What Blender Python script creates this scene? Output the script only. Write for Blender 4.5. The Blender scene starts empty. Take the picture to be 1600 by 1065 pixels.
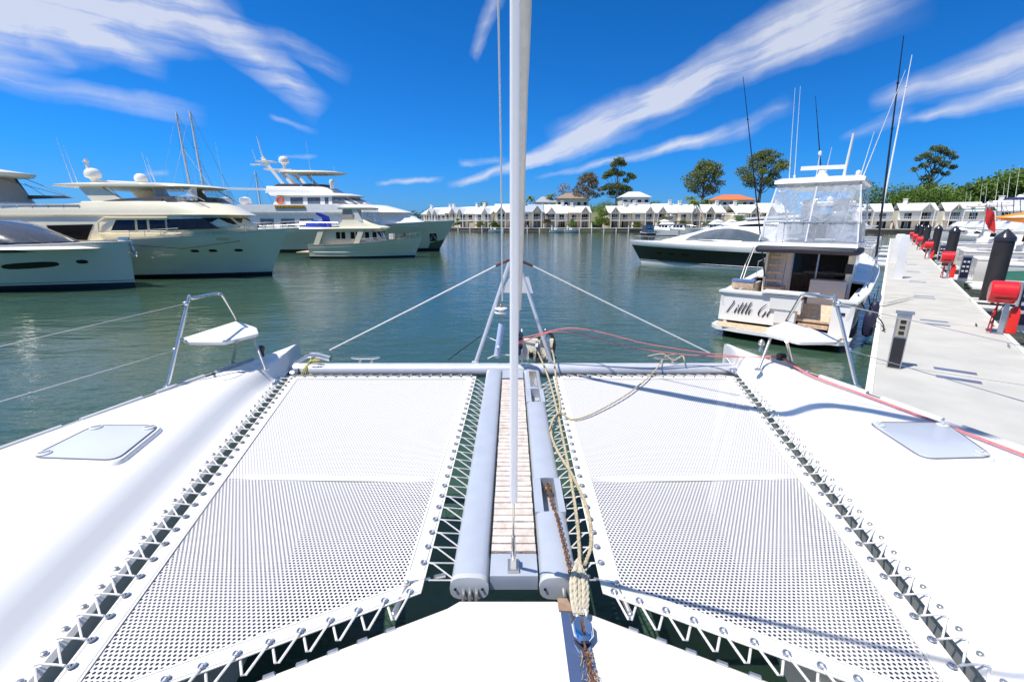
import bpy, math, random
from mathutils import Vector, Matrix
random.seed(7)
SC = bpy.context.scene
COL = SC.collection

# ---------------------------------------------------------------- camera
PITCH = math.radians(14.62)
cam_d = bpy.data.cameras.new('camera')
cam_d.lens = 16.0
cam_d.sensor_width = 36.0
cam_d.clip_start = 0.05
cam_d.clip_end = 6000
cam = bpy.data.objects.new('camera', cam_d)
COL.objects.link(cam)
cam.location = (0, 0, 3.3)
cam.rotation_euler = (math.pi / 2 - PITCH, 0, 0)
SC.camera = cam

# ---------------------------------------------------------------- sun, sky, exposure
SUN_TO = Vector((-0.45, -0.22, 1.0)).normalized()
SUN_EL = math.asin(SUN_TO.z)
sun_d = bpy.data.lights.new('sun', 'SUN')
sun_d.energy = 4.4
sun_d.angle = math.radians(0.5)
sun_d.color = (1.0, 0.96, 0.9)
sun = bpy.data.objects.new('sun', sun_d)
COL.objects.link(sun)
sun.rotation_euler = SUN_TO.to_track_quat('Z', 'Y').to_euler()
sun.location = (-20, 5, 60)
SC.view_settings.view_transform = 'Standard'
SC.view_settings.look = 'None'
SC.view_settings.exposure = 0.35
SC.view_settings.gamma = 1.0
SC.view_settings.use_curve_mapping = False
SC.render.engine = 'CYCLES'
SC.cycles.max_bounces = 8
SC.cycles.caustics_reflective = False
SC.cycles.caustics_refractive = False
SC.cycles.transparent_max_bounces = 16

def cam_dir(px, py):
    """direction in the world of a bearing measured on the photograph (1600 wide)"""
    d = Vector(((px - 800) / 711.0, -(py - 532.5) / 711.0, -1.0))
    return (cam.rotation_euler.to_matrix() @ d).normalized()

world = bpy.data.worlds.new('World')
SC.world = world
world.use_nodes = True
NT = world.node_tree
for n in list(NT.nodes):
    NT.nodes.remove(n)
def wn(t, **kw):
    n = NT.nodes.new(t)
    for k, v in kw.items():
        setattr(n, k, v)
    return n
def wmath(op, a, b=None, c=None, clamp=False):
    n = wn('ShaderNodeMath', operation=op, use_clamp=clamp)
    for i, q in enumerate((a, b, c)):
        if q is None: continue
        if isinstance(q, (int, float)): n.inputs[i].default_value = q
        else: NT.links.new(q, n.inputs[i])
    return n.outputs[0]
def wvec(op, a, b=None, out=0):
    n = wn('ShaderNodeVectorMath', operation=op)
    for i, q in enumerate((a, b)):
        if q is None: continue
        if isinstance(q, (tuple, Vector)): n.inputs[i].default_value = tuple(q)
        else: NT.links.new(q, n.inputs[i])
    return n.outputs[out]
w_out = wn('ShaderNodeOutputWorld')
w_bg = wn('ShaderNodeBackground')
w_bg.inputs[1].default_value = 0.13
sky = wn('ShaderNodeTexSky', sky_type='NISHITA')
sky.sun_disc = False
sky.sun_elevation = SUN_EL
sky.sun_rotation = math.radians(-83)
sky.altitude = 0
sky.air_density = 1.0
sky.dust_density = 0.25
sky.ozone_density = 5.0
hs = wn('ShaderNodeHueSaturation')
hs.inputs['Saturation'].default_value = 1.0
hs.inputs['Value'].default_value = 1.0
NT.links.new(sky.outputs[0], hs.inputs['Color'])
gm = wn('ShaderNodeMix', data_type='RGBA', blend_type='MULTIPLY')
gm.inputs[0].default_value = 1.0
NT.links.new(hs.outputs[0], gm.inputs[6])

tc = wn('ShaderNodeTexCoord')
DIRV = wvec('NORMALIZE', tc.outputs['Generated'])
sepz = wn('ShaderNodeSeparateXYZ'); NT.links.new(DIRV, sepz.inputs[0])
tint = wn('ShaderNodeValToRGB'); NT.links.new(sepz.outputs[2], tint.inputs[0])
tint.color_ramp.elements[0].color = (.16, .38, .84, 1); tint.color_ramp.elements[0].position = 0
tint.color_ramp.elements[1].color = (1.0, 1.0, 1.0, 1); tint.color_ramp.elements[1].position = .75
e_ = tint.color_ramp.elements.new(.58); e_.color = (.75, .92, 1.0, 1)
e_ = tint.color_ramp.elements.new(.12); e_.color = (.07, .42, .87, 1)
e_ = tint.color_ramp.elements.new(.40); e_.color = (.04, .375, .73, 1)
NT.links.new(tint.outputs[0], gm.inputs[7])
# soft wandering of the streak edges
nz = wn('ShaderNodeTexNoise'); nz.inputs['Scale'].default_value = 3.2; nz.inputs['Detail'].default_value = 5
nz.inputs['Roughness'].default_value = 0.6
NT.links.new(DIRV, nz.inputs['Vector'])
warp = wvec('SCALE', wvec('SUBTRACT', nz.outputs['Color'], (0.5, 0.5, 0.5)))
warp.node.inputs['Scale'].default_value = 0.07
WD = wvec('ADD', DIRV, warp)
fine = wn('ShaderNodeTexNoise'); fine.inputs['Scale'].default_value = 9; fine.inputs['Detail'].default_value = 8
fine.inputs['Roughness'].default_value = 0.62
NT.links.new(WD, fine.inputs['Vector'])
# (start, end, width at start, width at end, strength), bearings in the sky
streaks = [((715, 279), (880, 240), .010, .020, .8), ((800, 262), (980, 190), .015, .045, .9), ((880, 225), (1110, 125), .05, .045, .6),
           ((1000, 175), (1400, -40), .025, .085, 1.1), ((990, 190), (1110, 128), .012, .03, .6), ((1110, 128), (1330, 30), .03, .03, .5),
           ((860, 275), (1170, 208), .006, .020, .8), ((1160, 215), (1240, 165), .015, .025, .22),
           ((1380, 160), (1700, 60), .02, .06, .85), ((1430, 190), (1640, 125), .008, .03, .8), ((1320, 222), (1420, 180), .008, .02, .35),
           ((-240, 10), (350, 20), .085, .055, 1.0), ((-200, -60), (300, -30), .06, .05, .8), ((300, 0), (500, 170), .035, .035, .95), ((350, 30), (540, 110), .02, .02, .4),
           ((120, 40), (260, 110), .03, .02, .5), ((40, 50), (125, 95), .02, .01, .4),
           ((-60, 100), (300, 175), .02, .022, .6), ((425, 186), (500, 210), .006, .008, .35),
           ((600, 288), (690, 275), .007, .006, .6), ((720, 246), (790, 247), .009, .009, .6),
           ((738, 85), (785, -20), .012, .02, .6), ((225, 268), (262, 270), .006, .006, .35), ((440, 252), (500, 252), .005, .005, .4)]
def fibres(pa, pb, seed):
    A, B = cam_dir(*pa), cam_dir(*pb); N = A.cross(B).normalized(); T = N.cross(A).normalized()
    cmb = wn('ShaderNodeCombineXYZ')
    NT.links.new(wmath('MULTIPLY', wvec('DOT_PRODUCT', WD, T, out=1), 5.0), cmb.inputs[0])
    NT.links.new(wmath('MULTIPLY', wvec('DOT_PRODUCT', WD, N, out=1), 46.0), cmb.inputs[1])
    cmb.inputs[2].default_value = seed
    fb = wn('ShaderNodeTexNoise'); fb.inputs['Scale'].default_value = 1.0; fb.inputs['Detail'].default_value = 5
    NT.links.new(cmb.outputs[0], fb.inputs['Vector'])
    return wmath('MULTIPLY_ADD', fb.outputs[0], 2.1, -0.45, clamp=True)
FIB_R = fibres((860, 230), (1380, 0), 3.1)
FIB_L = fibres((0, 60), (500, 170), 7.7)
total = None
for (a, b, w0, w1, st) in streaks:
    A, B = cam_dir(*a), cam_dir(*b)
    N = A.cross(B).normalized()
    T = N.cross(A).normalized()
    ang = A.angle(B)
    dn = wmath('ABSOLUTE', wvec('DOT_PRODUCT', WD, N, out=1))
    x = wvec('DOT_PRODUCT', WD, A, out=1)
    y = wvec('DOT_PRODUCT', WD, T, out=1)
    th = wmath('DIVIDE', wmath('ARCTAN2', y, x), ang)
    wid = wmath('MULTIPLY_ADD', th, (w1 - w0), w0)
    wid = wmath('MAXIMUM', wid, 0.004)
    core = wmath('SUBTRACT', 1.0, wmath('DIVIDE', dn, wid), clamp=True)
    e0 = wmath('MULTIPLY', wmath('ADD', th, 0.10), 5.0, clamp=True)
    e1 = wmath('MULTIPLY', wmath('SUBTRACT', 1.08, th), 3.5, clamp=True)
    # fibres running along the streak
    fib = FIB_R if b[1] < a[1] else FIB_L
    val = wmath('MULTIPLY', wmath('MULTIPLY', core, e0), wmath('MULTIPLY', e1, st))
    val = wmath('MULTIPLY', val, fib)
    total = val if total is None else wmath('ADD', total, val)
total = wmath('MULTIPLY', total, wmath('MULTIPLY_ADD', fine.outputs[0], 2.0, 0.2))
# a thin veil that whitens nothing but the very lowest air
total = wmath('MINIMUM', total, 0.76)
mixc = wn('ShaderNodeMix', data_type='RGBA')
NT.links.new(total, mixc.inputs[0])
NT.links.new(gm.outputs[2], mixc.inputs[6])
mixc.inputs[7].default_value = (4.9, 5.05, 5.5, 1)
NT.links.new(mixc.outputs[2], w_bg.inputs[0])
NT.links.new(w_bg.outputs[0], w_out.inputs[0])

# ---------------------------------------------------------------- materials
MATS = {}
def mat(name, col, rough=0.5, metal=0.0, var=0.06, scale=6.0, bump=0.0, bscale=60.0, coat=0.0, spec=0.5, var_lo=None):
    if name in MATS: return MATS[name]
    m = bpy.data.materials.new(name); m.use_nodes = True
    t = m.node_tree; b = t.nodes['Principled BSDF']
    b.inputs['Roughness'].default_value = rough
    b.inputs['Metallic'].default_value = metal
    b.inputs['Coat Weight'].default_value = coat
    b.inputs['Coat Roughness'].default_value = 0.05
    b.inputs['Specular IOR Level'].default_value = spec
    geo = t.nodes.new('ShaderNodeNewGeometry')
    n = t.nodes.new('ShaderNodeTexNoise'); n.inputs['Scale'].default_value = scale; n.inputs['Detail'].default_value = 6
    t.links.new(geo.outputs['Position'], n.inputs['Vector'])
    r = t.nodes.new('ShaderNodeValToRGB')
    c0 = var_lo if var_lo else tuple(c * (1 - var) for c in col)
    c1 = tuple(min(1, c * (1 + var)) for c in col)
    r.color_ramp.elements[0].position = 0.3; r.color_ramp.elements[1].position = 0.7
    r.color_ramp.elements[0].color = (*c0, 1); r.color_ramp.elements[1].color = (*c1, 1)
    t.links.new(n.outputs[0], r.inputs[0]); t.links.new(r.outputs[0], b.inputs['Base Color'])
    rr = t.nodes.new('ShaderNodeMath'); rr.operation = 'MULTIPLY_ADD'
    t.links.new(n.outputs[0], rr.inputs[0]); rr.inputs[1].default_value = 0.12; rr.inputs[2].default_value = max(0.0, rough - 0.06)
    t.links.new(rr.outputs[0], b.inputs['Roughness'])
    if bump:
        n2 = t.nodes.new('ShaderNodeTexNoise'); n2.inputs['Scale'].default_value = bscale; n2.inputs['Detail'].default_value = 4
        t.links.new(geo.outputs['Position'], n2.inputs['Vector'])
        bp = t.nodes.new('ShaderNodeBump'); bp.inputs['Strength'].default_value = bump; bp.inputs['Distance'].default_value = 0.01
        t.links.new(n2.outputs[0], bp.inputs['Height']); t.links.new(bp.outputs[0], b.inputs['Normal'])
    MATS[name] = m
    return m
GEL = mat('deck gelcoat', (.82, .79, .74), .38, var=.02, scale=1.5, bump=.05, bscale=220)
HULLW = mat('white hull paint', (.78, .75, .70), .16, var=.03, scale=.7, coat=.5)
CREAM = mat('cream paint', (.86, .78, .58), .25, var=.03, scale=.9, coat=.3)
CREAMH = mat('cream hull paint', (.80, .72, .54), .15, var=.04, scale=.6, coat=.5)
WHITE = mat('white paint', (.84, .81, .76), .28, var=.03, scale=1.2, coat=.2)
SHADEH = mat('shade toned white hull', (.72, .63, .47), .14, var=.04, scale=.6, coat=.5)  # white hulls, darkened for their shaded sides and warmed against blue skylight
NAVYB = mat('navy antifouling', (.012, .018, .05), .4, var=.3, scale=3)
BLACKB = mat('black antifouling', (.012, .012, .014), .45, var=.3, scale=3)
BLACKH = mat('black hull paint', (.008, .009, .014), .07, var=.2, scale=1, coat=.6)
DGLASS = mat('dark glass', (.010, .009, .010), .06, var=.3, scale=2, spec=.35)
BRGLASS = mat('bronze glass', (.10, .085, .085), .08, var=.15, scale=1.5, spec=.6)
SGLASS = mat('smoked glass', (.13, .15, .17), .07, var=.2, scale=2, spec=.6)
STEEL = mat('stainless steel', (.66, .63, .58), .24, .85, var=.04, scale=20)
GALV = mat('weathered aluminium', (.50, .52, .56), .35, .85, var=.08, scale=14, bump=.05)
ALU = mat('painted grey spar', (.50, .53, .58), .38, .25, var=.04, scale=9, bump=.03, bscale=150)
BEAM = mat('brushed crossbeam aluminium', (.68, .68, .70), .30, .35, var=.05, scale=9)
DARK = mat('black rubber', (.015, .015, .017), .6, var=.25, scale=8, bump=.2)
PLAST = mat('black plastic', (.02, .02, .022), .35, var=.2, scale=9)
TEAK = mat('weathered teak', (.68, .59, .52), .7, var=.14, scale=22, bump=.35, bscale=90, var_lo=(.52, .43, .36))
TEAK2 = mat('honey teak', (.64, .48, .33), .6, var=.12, scale=14, bump=.2, var_lo=(.48, .33, .20))
WEB = mat('cream webbing', (.74, .71, .63), .8, var=.03, scale=20, bump=.3, bscale=400)
ROPEW = mat('white lashing rope', (.78, .76, .72), .8, var=.06, scale=60, bump=.5, bscale=500)
ROPEC = mat('cream braided rope', (.66, .56, .38), .85, var=.12, scale=50, bump=.8, bscale=420, var_lo=(.48, .38, .22))
ROPEY = mat('yellow rope', (.66, .58, .22), .8, var=.12, scale=50, bump=.6, bscale=400)
ROPER = mat('red flecked rope', (.66, .10, .12), .75, var=.2, scale=90, bump=.5, bscale=400, var_lo=(.55, .30, .28))
ROPEB = mat('black rope', (.03, .03, .03), .8, var=.2, scale=50, bump=.5)
RUST = mat('rusty chain steel', (.24, .11, .05), .8, .3, var=.3, scale=60, bump=.7, bscale=300, var_lo=(.10, .05, .03))
SAILC = mat('sun bleached sailcloth', (.70, .64, .55), .85, var=.08, scale=9, bump=.5, bscale=35)
LENS = mat('frosted hatch acrylic', (.54, .56, .62), .25, var=.03, scale=3, spec=.5)
RIMG = mat('pale grey plastic', (.52, .53, .53), .5, var=.05, scale=12)
CONC = mat('pale pontoon concrete', (.49, .47, .42), .85, var=.09, scale=1.3, bump=.3, bscale=120)
RED = mat('red fibreglass', (.72, .015, .02), .3, var=.06, scale=6, coat=.3)
REDG = mat('red bottle paint', (.8, .03, .02), .35, var=.05, scale=6)
GOLD = mat('gilded carved board', (.55, .30, .03), .4, .3, var=.15, scale=8)
ORANGE = mat('orange kayak plastic', (.85, .25, .01), .35, var=.08, scale=4)
GREENC = mat('green canvas', (.01, .10, .065), .8, var=.1, scale=4)
NAVYC = mat('navy canvas', (.015, .025, .12), .8, var=.1, scale=4)
BLUEC = mat('royal blue canvas', (.01, .04, .42), .8, var=.15, scale=4, bump=.4, bscale=8)
BEIGEC = mat('beige canvas', (.44, .38, .32), .85, var=.08, scale=6)
WCANV = mat('white vinyl cover', (.72, .71, .70), .5, var=.04, scale=3, bump=.4, bscale=5)
ROOFW = mat('white sheet roofing', (.80, .79, .78), .5, var=.03, scale=2)
ROOFG = mat('grey roofing', (.38, .42, .46), .6, var=.08, scale=2)
ROOFT = mat('terracotta roof tiles', (.62, .17, .06), .7, var=.15, scale=3)
TANW = mat('tan render', (.62, .51, .35), .85, var=.06, scale=1.2)
CRW = mat('pale render', (.76, .68, .52), .85, var=.05, scale=1.2)
WWALL = mat('white render', (.80, .76, .68), .8, var=.04, scale=1.2)
TIMB = mat('white timber trim', (.82, .79, .73), .6, var=.03, scale=4)
SEAW = mat('dark stained seawall', (.05, .045, .04), .9, var=.4, scale=1.2, bump=.4, bscale=6)
SAND = mat('sandy terrace', (.60, .50, .36), .9, var=.1, scale=.8)
BARK = mat('tree bark', (.16, .12, .09), .9, var=.3, scale=4, bump=.5, bscale=8)
BARKP = mat('pale gum bark', (.35, .31, .27), .9, var=.2, scale=3)
PVC = mat('clear vinyl', (.8, .82, .86), .1, var=.0)
MESHG = mat('charcoal sleeve', (.022, .02, .022), .6, var=.2, scale=3, bump=.15)
PANEL = mat('dark navy panel', (.012, .012, .035), .3, var=.15, scale=8)

def leafmat(name, c, lo):
    m = mat(name, c, .65, var=.25, scale=.35, var_lo=lo)
    t = m.node_tree; b = t.nodes['Principled BSDF']
    b.inputs['Subsurface Weight'].default_value = 0.0
    tr = t.nodes.new('ShaderNodeBsdfTranslucent'); tr.inputs[0].default_value = (c[0] * 1.4, c[1] * 1.4, c[2] * .7, 1)
    mx = t.nodes.new('ShaderNodeMixShader'); mx.inputs[0].default_value = .3
    out = t.nodes['Material Output']
    t.links.new(b.outputs[0], mx.inputs[1]); t.links.new(tr.outputs[0], mx.inputs[2]); t.links.new(mx.outputs[0], out.inputs[0])
    return m
LEAFD = leafmat('dark gum foliage', (.17, .20, .06), (.07, .095, .035))
LEAFB = leafmat('brownish gum foliage', (.20, .15, .09), (.10, .09, .05))
LEAFG = leafmat('bright garden foliage', (.17, .26, .045), (.07, .12, .03))
LEAFH = leafmat('hill forest foliage', (.17, .26, .045), (.05, .09, .02))
LEAFP = leafmat('palm frond foliage', (.15, .20, .035), (.08, .11, .02))

def vinyl():
    t = PVC.node_tree; b = t.nodes['Principled BSDF']; out = t.nodes['Material Output']
    tr = t.nodes.new('ShaderNodeBsdfTransparent'); tr.inputs[0].default_value = (.93, .94, .96, 1)
    n = t.nodes.new('ShaderNodeTexNoise'); n.inputs['Scale'].default_value = 2.5; n.inputs['Detail'].default_value = 3
    n.inputs['Distortion'].default_value = 1.5
    geo = t.nodes.new('ShaderNodeNewGeometry'); t.links.new(geo.outputs['Position'], n.inputs['Vector'])
    mr = t.nodes.new('ShaderNodeMapRange'); mr.inputs[1].default_value = .45; mr.inputs[2].default_value = .75
    mr.inputs[3].default_value = .26; mr.inputs[4].default_value = .46
    t.links.new(n.outputs[0], mr.inputs[0])
    bp = t.nodes.new('ShaderNodeBump'); bp.inputs['Strength'].default_value = .6; bp.inputs['Distance'].default_value = .08
    t.links.new(n.outputs[0], bp.inputs['Height']); t.links.new(bp.outputs[0], b.inputs['Normal'])
    mx = t.nodes.new('ShaderNodeMixShader'); t.links.new(mr.outputs[0], mx.inputs[0])
    t.links.new(tr.outputs[0], mx.inputs[1]); t.links.new(b.outputs[0], mx.inputs[2]); t.links.new(mx.outputs[0], out.inputs[0])
vinyl()

def perforated():
    """white PVC trampoline cloth with a staggered grid of punched holes"""
    m = bpy.data.materials.new('perforated white trampoline cloth'); m.use_nodes = True
    t = m.node_tree; b = t.nodes['Principled BSDF']; out = t.nodes['Material Output']
    b.inputs['Base Color'].default_value = (.64, .61, .61, 1); b.inputs['Roughness'].default_value = .6
    geo = t.nodes.new('ShaderNodeNewGeometry'); sep = t.nodes.new('ShaderNodeSeparateXYZ')
    t.links.new(geo.outputs['Position'], sep.inputs[0])
    def mt(op, a, b_=None, c=None):
        n = t.nodes.new('ShaderNodeMath'); n.operation = op
        for i, q in enumerate((a, b_, c)):
            if q is None: continue
            if isinstance(q, (int, float)): n.inputs[i].default_value = q
            else: t.links.new(q, n.inputs[i])
        return n.outputs[0]
    P, Q = 0.0185, 0.0160
    def cell(ox, oy):
        u = mt('SUBTRACT', mt('FRACT', mt('ADD', mt('DIVIDE', sep.outputs[0], P), ox)), .5)
        v = mt('SUBTRACT', mt('FRACT', mt('ADD', mt('DIVIDE', sep.outputs[1], 2 * Q), oy)), .5)
        u = mt('MULTIPLY', u, P); v = mt('MULTIPLY', v, 2 * Q)
        return mt('SQRT', mt('ADD', mt('MULTIPLY', u, u), mt('MULTIPLY', v, v)))
    d = mt('MINIMUM', cell(0, 0), cell(.5, .5))
    # the forward panel is punched finer than the aft one
    hole = mt('LESS_THAN', d, mt('MULTIPLY_ADD', mt('GREATER_THAN', sep.outputs[1], 2.375), -.0021, .0054))
    tr = t.nodes.new('ShaderNodeBsdfTransparent'); mx = t.nodes.new('ShaderNodeMixShader')
    t.links.new(hole, mx.inputs[0]); t.links.new(b.outputs[0], mx.inputs[1]); t.links.new(tr.outputs[0], mx.inputs[2])
    t.links.new(mx.outputs[0], out.inputs[0])
    return m
PERF = perforated()

def water_mat():
    m = bpy.data.materials.new('harbour water'); m.use_nodes = True
    t = m.node_tree; b = t.nodes['Principled BSDF']
    b.inputs['Roughness'].default_value = .06; b.inputs['IOR'].default_value = 1.33
    geo = t.nodes.new('ShaderNodeNewGeometry')
    def noise(sc, st, det, rz=0.0):
        mp = t.nodes.new('ShaderNodeMapping'); mp.inputs['Scale'].default_value = st; mp.inputs['Rotation'].default_value = (0, 0, rz)
        t.links.new(geo.outputs['Position'], mp.inputs[0])
        n = t.nodes.new('ShaderNodeTexNoise'); n.inputs['Scale'].default_value = sc; n.inputs['Detail'].default_value = det
        n.inputs['Roughness'].default_value = .55
        t.links.new(mp.outputs[0], n.inputs['Vector']); return n.outputs[0]
    def mt(op, a, b_):
        n = t.nodes.new('ShaderNodeMath'); n.operation = op
        for i, q in enumerate((a, b_)):
            if isinstance(q, (int, float)): n.inputs[i].default_value = q
            else: t.links.new(q, n.inputs[i])
        return n.outputs[0]
    h = mt('ADD', mt('MULTIPLY', noise(2.2, (.55, 1.3, 1), 4, .25), 1.0), mt('MULTIPLY', noise(.45, (.7, 1.2, 1), 3, -.3), 2.6))
    h = mt('ADD', h, mt('MULTIPLY', noise(7, (.7, 1.2, 1), 3, .1), .22))
    bp = t.nodes.new('ShaderNodeBump'); bp.inputs['Strength'].default_value = .45; bp.inputs['Distance'].default_value = .065
    t.links.new(h, bp.inputs['Height']); t.links.new(bp.outputs[0], b.inputs['Normal'])
    r = t.nodes.new('ShaderNodeValToRGB')
    r.color_ramp.elements[0].color = (.036, .070, .040, 1); r.color_ramp.elements[1].color = (.044, .090, .058, 1)
    t.links.new(noise(.05, (1, 1, 1), 4), r.inputs[0]); t.links.new(r.outputs[0], b.inputs['Base Color'])
    return m
WATER = water_mat()

# ---------------------------------------------------------------- mesh helpers
class G:
    def __init__(s): s.v = []; s.f = []
    def add(s, vs, fs):
        o = len(s.v); s.v += [tuple(v) for v in vs]; s.f += [tuple(i + o for i in f) for f in fs]; return s
    def box(s, c, d, rz=0.0, taper=1.0):
        x, y, z = (q / 2 for q in d); cs, sn = math.cos(rz), math.sin(rz); vs = []
        for k, (dx, dy, dz) in enumerate([(-1,-1,-1),(1,-1,-1),(1,1,-1),(-1,1,-1),(-1,-1,1),(1,-1,1),(1,1,1),(-1,1,1)]):
            t = taper if dz > 0 else 1
            a, b = dx * x * t, dy * y * t
            vs.append((c[0] + a * cs - b * sn, c[1] + a * sn + b * cs, c[2] + dz * z))
        return s.add(vs, [(0,3,2,1),(4,5,6,7),(0,1,5,4),(1,2,6,5),(2,3,7,6),(3,0,4,7)])
    def beam(s, a, b, w, h, up=(0, 0, 1)):
        a, b = Vector(a), Vector(b); d = (b - a).normalized(); u = Vector(up)
        sd = d.cross(u)
        if sd.length < 1e-5: sd = d.cross(Vector((1, 0, 0)))
        sd.normalize(); u = sd.cross(d).normalized(); vs = []
        for p in (a, b):
            for i, j in ((-1,-1),(1,-1),(1,1),(-1,1)): vs.append(p + sd * w / 2 * i + u * h / 2 * j)
        return s.add(vs, [(0,3,2,1)[::-1],(4,7,6,5)[::-1],(0,1,5,4)[::-1],(1,2,6,5)[::-1],(2,3,7,6)[::-1],(3,0,4,7)[::-1]])
    def tube(s, pts, r, n=8, closed=False, caps=True):
        pts = [Vector(p) for p in pts]; m = len(pts)
        rs = r if isinstance(r, (list, tuple)) else [r] * m
        t0 = (pts[1] - pts[0]).normalized(); ref = Vector((0, 0, 1)) if abs(t0.z) < .9 else Vector((1, 0, 0))
        u = t0.cross(ref).normalized(); o = len(s.v)
        for i, p in enumerate(pts):
            if closed: t = pts[(i + 1) % m] - pts[i - 1]
            else: t = pts[min(i + 1, m - 1)] - pts[max(i - 1, 0)]
            t.normalize(); u = (u - t * u.dot(t))
            if u.length < 1e-6: u = t.cross(Vector((0.3, 1, .2)))
            u.normalize(); w = t.cross(u)
            for k in range(n):
                a = 2 * math.pi * k / n
                s.v.append(tuple(p + (u * math.cos(a) + w * math.sin(a)) * rs[i]))
        for i in range(m if closed else m - 1):
            j = (i + 1) % m
            for k in range(n):
                l = (k + 1) % n
                s.f.append((o + i * n + k, o + i * n + l, o + j * n + l, o + j * n + k))
        if caps and not closed:
            s.f.append(tuple(o + k for k in range(n))[::-1]); s.f.append(tuple(o + (m - 1) * n + k for k in range(n)))
        return s
    def lathe(s, prof, c=(0, 0, 0), n=14, axis='z'):
        rings = []
        for r, z in prof:
            ring = []
            for k in range(n):
                a = 2 * math.pi * k / n; x, y = r * math.cos(a), r * math.sin(a)
                p = (x, y, z) if axis == 'z' else ((z, x, y) if axis == 'x' else (y, z, x))
                ring.append((c[0] + p[0], c[1] + p[1], c[2] + p[2]))
            rings.append(ring)
        return s.loft(rings, True, True)
    def loft(s, rings, closed=True, caps=True):
        o = len(s.v); n = len(rings[0])
        for r in rings: s.v += [tuple(p) for p in r]
        for i in range(len(rings) - 1):
            for k in range(n if closed else n - 1):
                l = (k + 1) % n
                s.f.append((o + i * n + k, o + i * n + l, o + (i + 1) * n + l, o + (i + 1) * n + k))
        if caps and closed:
            s.f.append(tuple(o + k for k in range(n))[::-1]); s.f.append(tuple(o + (len(rings) - 1) * n + k for k in range(n)))
        return s
    def prism(s, poly, vec):
        v = Vector(vec); a = [Vector(p) for p in poly]
        return s.loft([a, [p + v for p in a]])
    def ball(s, c, r, sz=1.0, n=12, m=7):
        pr = [(r * math.sin(math.pi * i / m) + .0005, -r * sz * math.cos(math.pi * i / m)) for i in range(m + 1)]
        return s.lathe(pr, c, n)
    def xf(s, loc=(0, 0, 0), rz=0.0):
        cs, sn = math.cos(rz), math.sin(rz)
        s.v = [(loc[0] + x * cs - y * sn, loc[1] + x * sn + y * cs, loc[2] + z) for x, y, z in s.v]; return s
    def mesh(s, name, m, smooth=False):
        me = bpy.data.meshes.new(name); me.from_pydata(s.v, [], s.f)
        if isinstance(m, (list, tuple)):
            for q in m: me.materials.append(q)
        else: me.materials.append(m)
        if smooth:
            me.polygons.foreach_set('use_smooth', [True] * len(me.polygons))
            try: me.set_sharp_from_angle(angle=math.radians(42))
            except Exception: pass
        me.update(); return me

def tag(o, label=None, cat=None, group=None, kind=None):
    if label: o['label'] = label
    if cat: o['category'] = cat
    if group: o['group'] = group
    if kind: o['kind'] = kind
    return o
def link(name, me, parent=None, loc=None, rz=None):
    o = bpy.data.objects.new(name, me); COL.objects.link(o)
    if parent: o.parent = parent
    if loc is not None: o.location = loc
    if rz is not None: o.rotation_euler = (0, 0, rz)
    return o
def ob(name, g, m, parent=None, smooth=False, label=None, kind=None, fix=True):
    o = link(name, g.mesh(name, m, smooth), parent)
    if fix:
        import bmesh
        bm = bmesh.new(); bm.from_mesh(o.data); bmesh.ops.recalc_face_normals(bm, faces=bm.faces); bm.to_mesh(o.data); bm.free()
        if smooth:
            try: o.data.set_sharp_from_angle(angle=math.radians(42))
            except Exception: pass
    if label: o['label'] = label
    if kind: o['kind'] = kind
    return o
def empty(name, loc, rz, label, cat, group=None):
    o = link(name, None, None, loc, rz); o.empty_display_size = .2
    return tag(o, label, cat, group)
def bez(pts, n=8):
    """smooth curve through the points"""
    P = [Vector(p) for p in pts]; P = [P[0] * 2 - P[1]] + P + [P[-1] * 2 - P[-2]]; out = []
    for i in range(1, len(P) - 2):
        a, b, c, d = P[i - 1:i + 3]
        for k in range(n):
            t = k / n
            out.append(.5 * ((2 * b) + (-a + c) * t + (2 * a - 5 * b + 4 * c - d) * t * t + (-a + 3 * b - 3 * c + d) * t ** 3))
    out.append(P[-2]); return out
CP, SP = math.cos(PITCH), math.sin(PITCH)
def on_level(x, y, z):
    """the point at height z seen at a bearing of the photograph"""
    v = (y - 532.5) / 711; Z = (3.3 - z) / (SP + CP * v)
    return Vector(((x - 800) / 711 * Z, Z * (CP - SP * v), z))
def at_range(x, y, Y):
    """the point at distance Y ahead seen at a bearing of the photograph"""
    v = (y - 532.5) / 711; Z = Y / (CP - SP * v)
    return Vector(((x - 800) / 711 * Z, Y, 3.3 - Z * (SP + CP * v)))

# ================================================================ water and land
def sheet(name, poly, z, m):
    g = G(); g.add([(x, y, z) for x, y in poly], [tuple(range(len(poly)))])
    return tag(ob(name, g, m), kind='structure')
sheet('water', [(-3500, -400), (3500, -400), (3500, 3500), (-3500, 3500)], 0, WATER)
GROUND = mat('garden ground', (.12, .13, .06), .9, var=.3, scale=.2)
land = G()
shore = [(-400, 330), (-120, 260), (-60, 222), (-36, 206), (-13, 172), (10, 157.5), (62, 157.5), (100, 150), (135, 165), (200, 175), (260, 150), (330, 90), (600, 60)]
land.prism([(x, y, -1.5) for x, y in shore] + [(900, 60, -1.5), (900, 900, -1.5), (-900, 900, -1.5), (-900, 400, -1.5)], (0, 0, 2.6))
tag(ob('ground', land, GROUND), kind='structure')
hill = G()
for (cx, cy, rx, ry, h) in ((85, 235, 90, 45, 11), (10, 230, 60, 30, 5), (330, 330, 150, 110, 16)):
    hill.lathe([(1.0, -1), (.9, .12), (.7, .42), (.45, .75), (.2, .95), (.01, 1)], n=26)
    o = len(hill.v) - 26 * 6
    for i in range(o, len(hill.v)):
        x, y, z = hill.v[i]; hill.v[i] = (cx + x * rx, cy + y * ry, z * h + 1)
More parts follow.
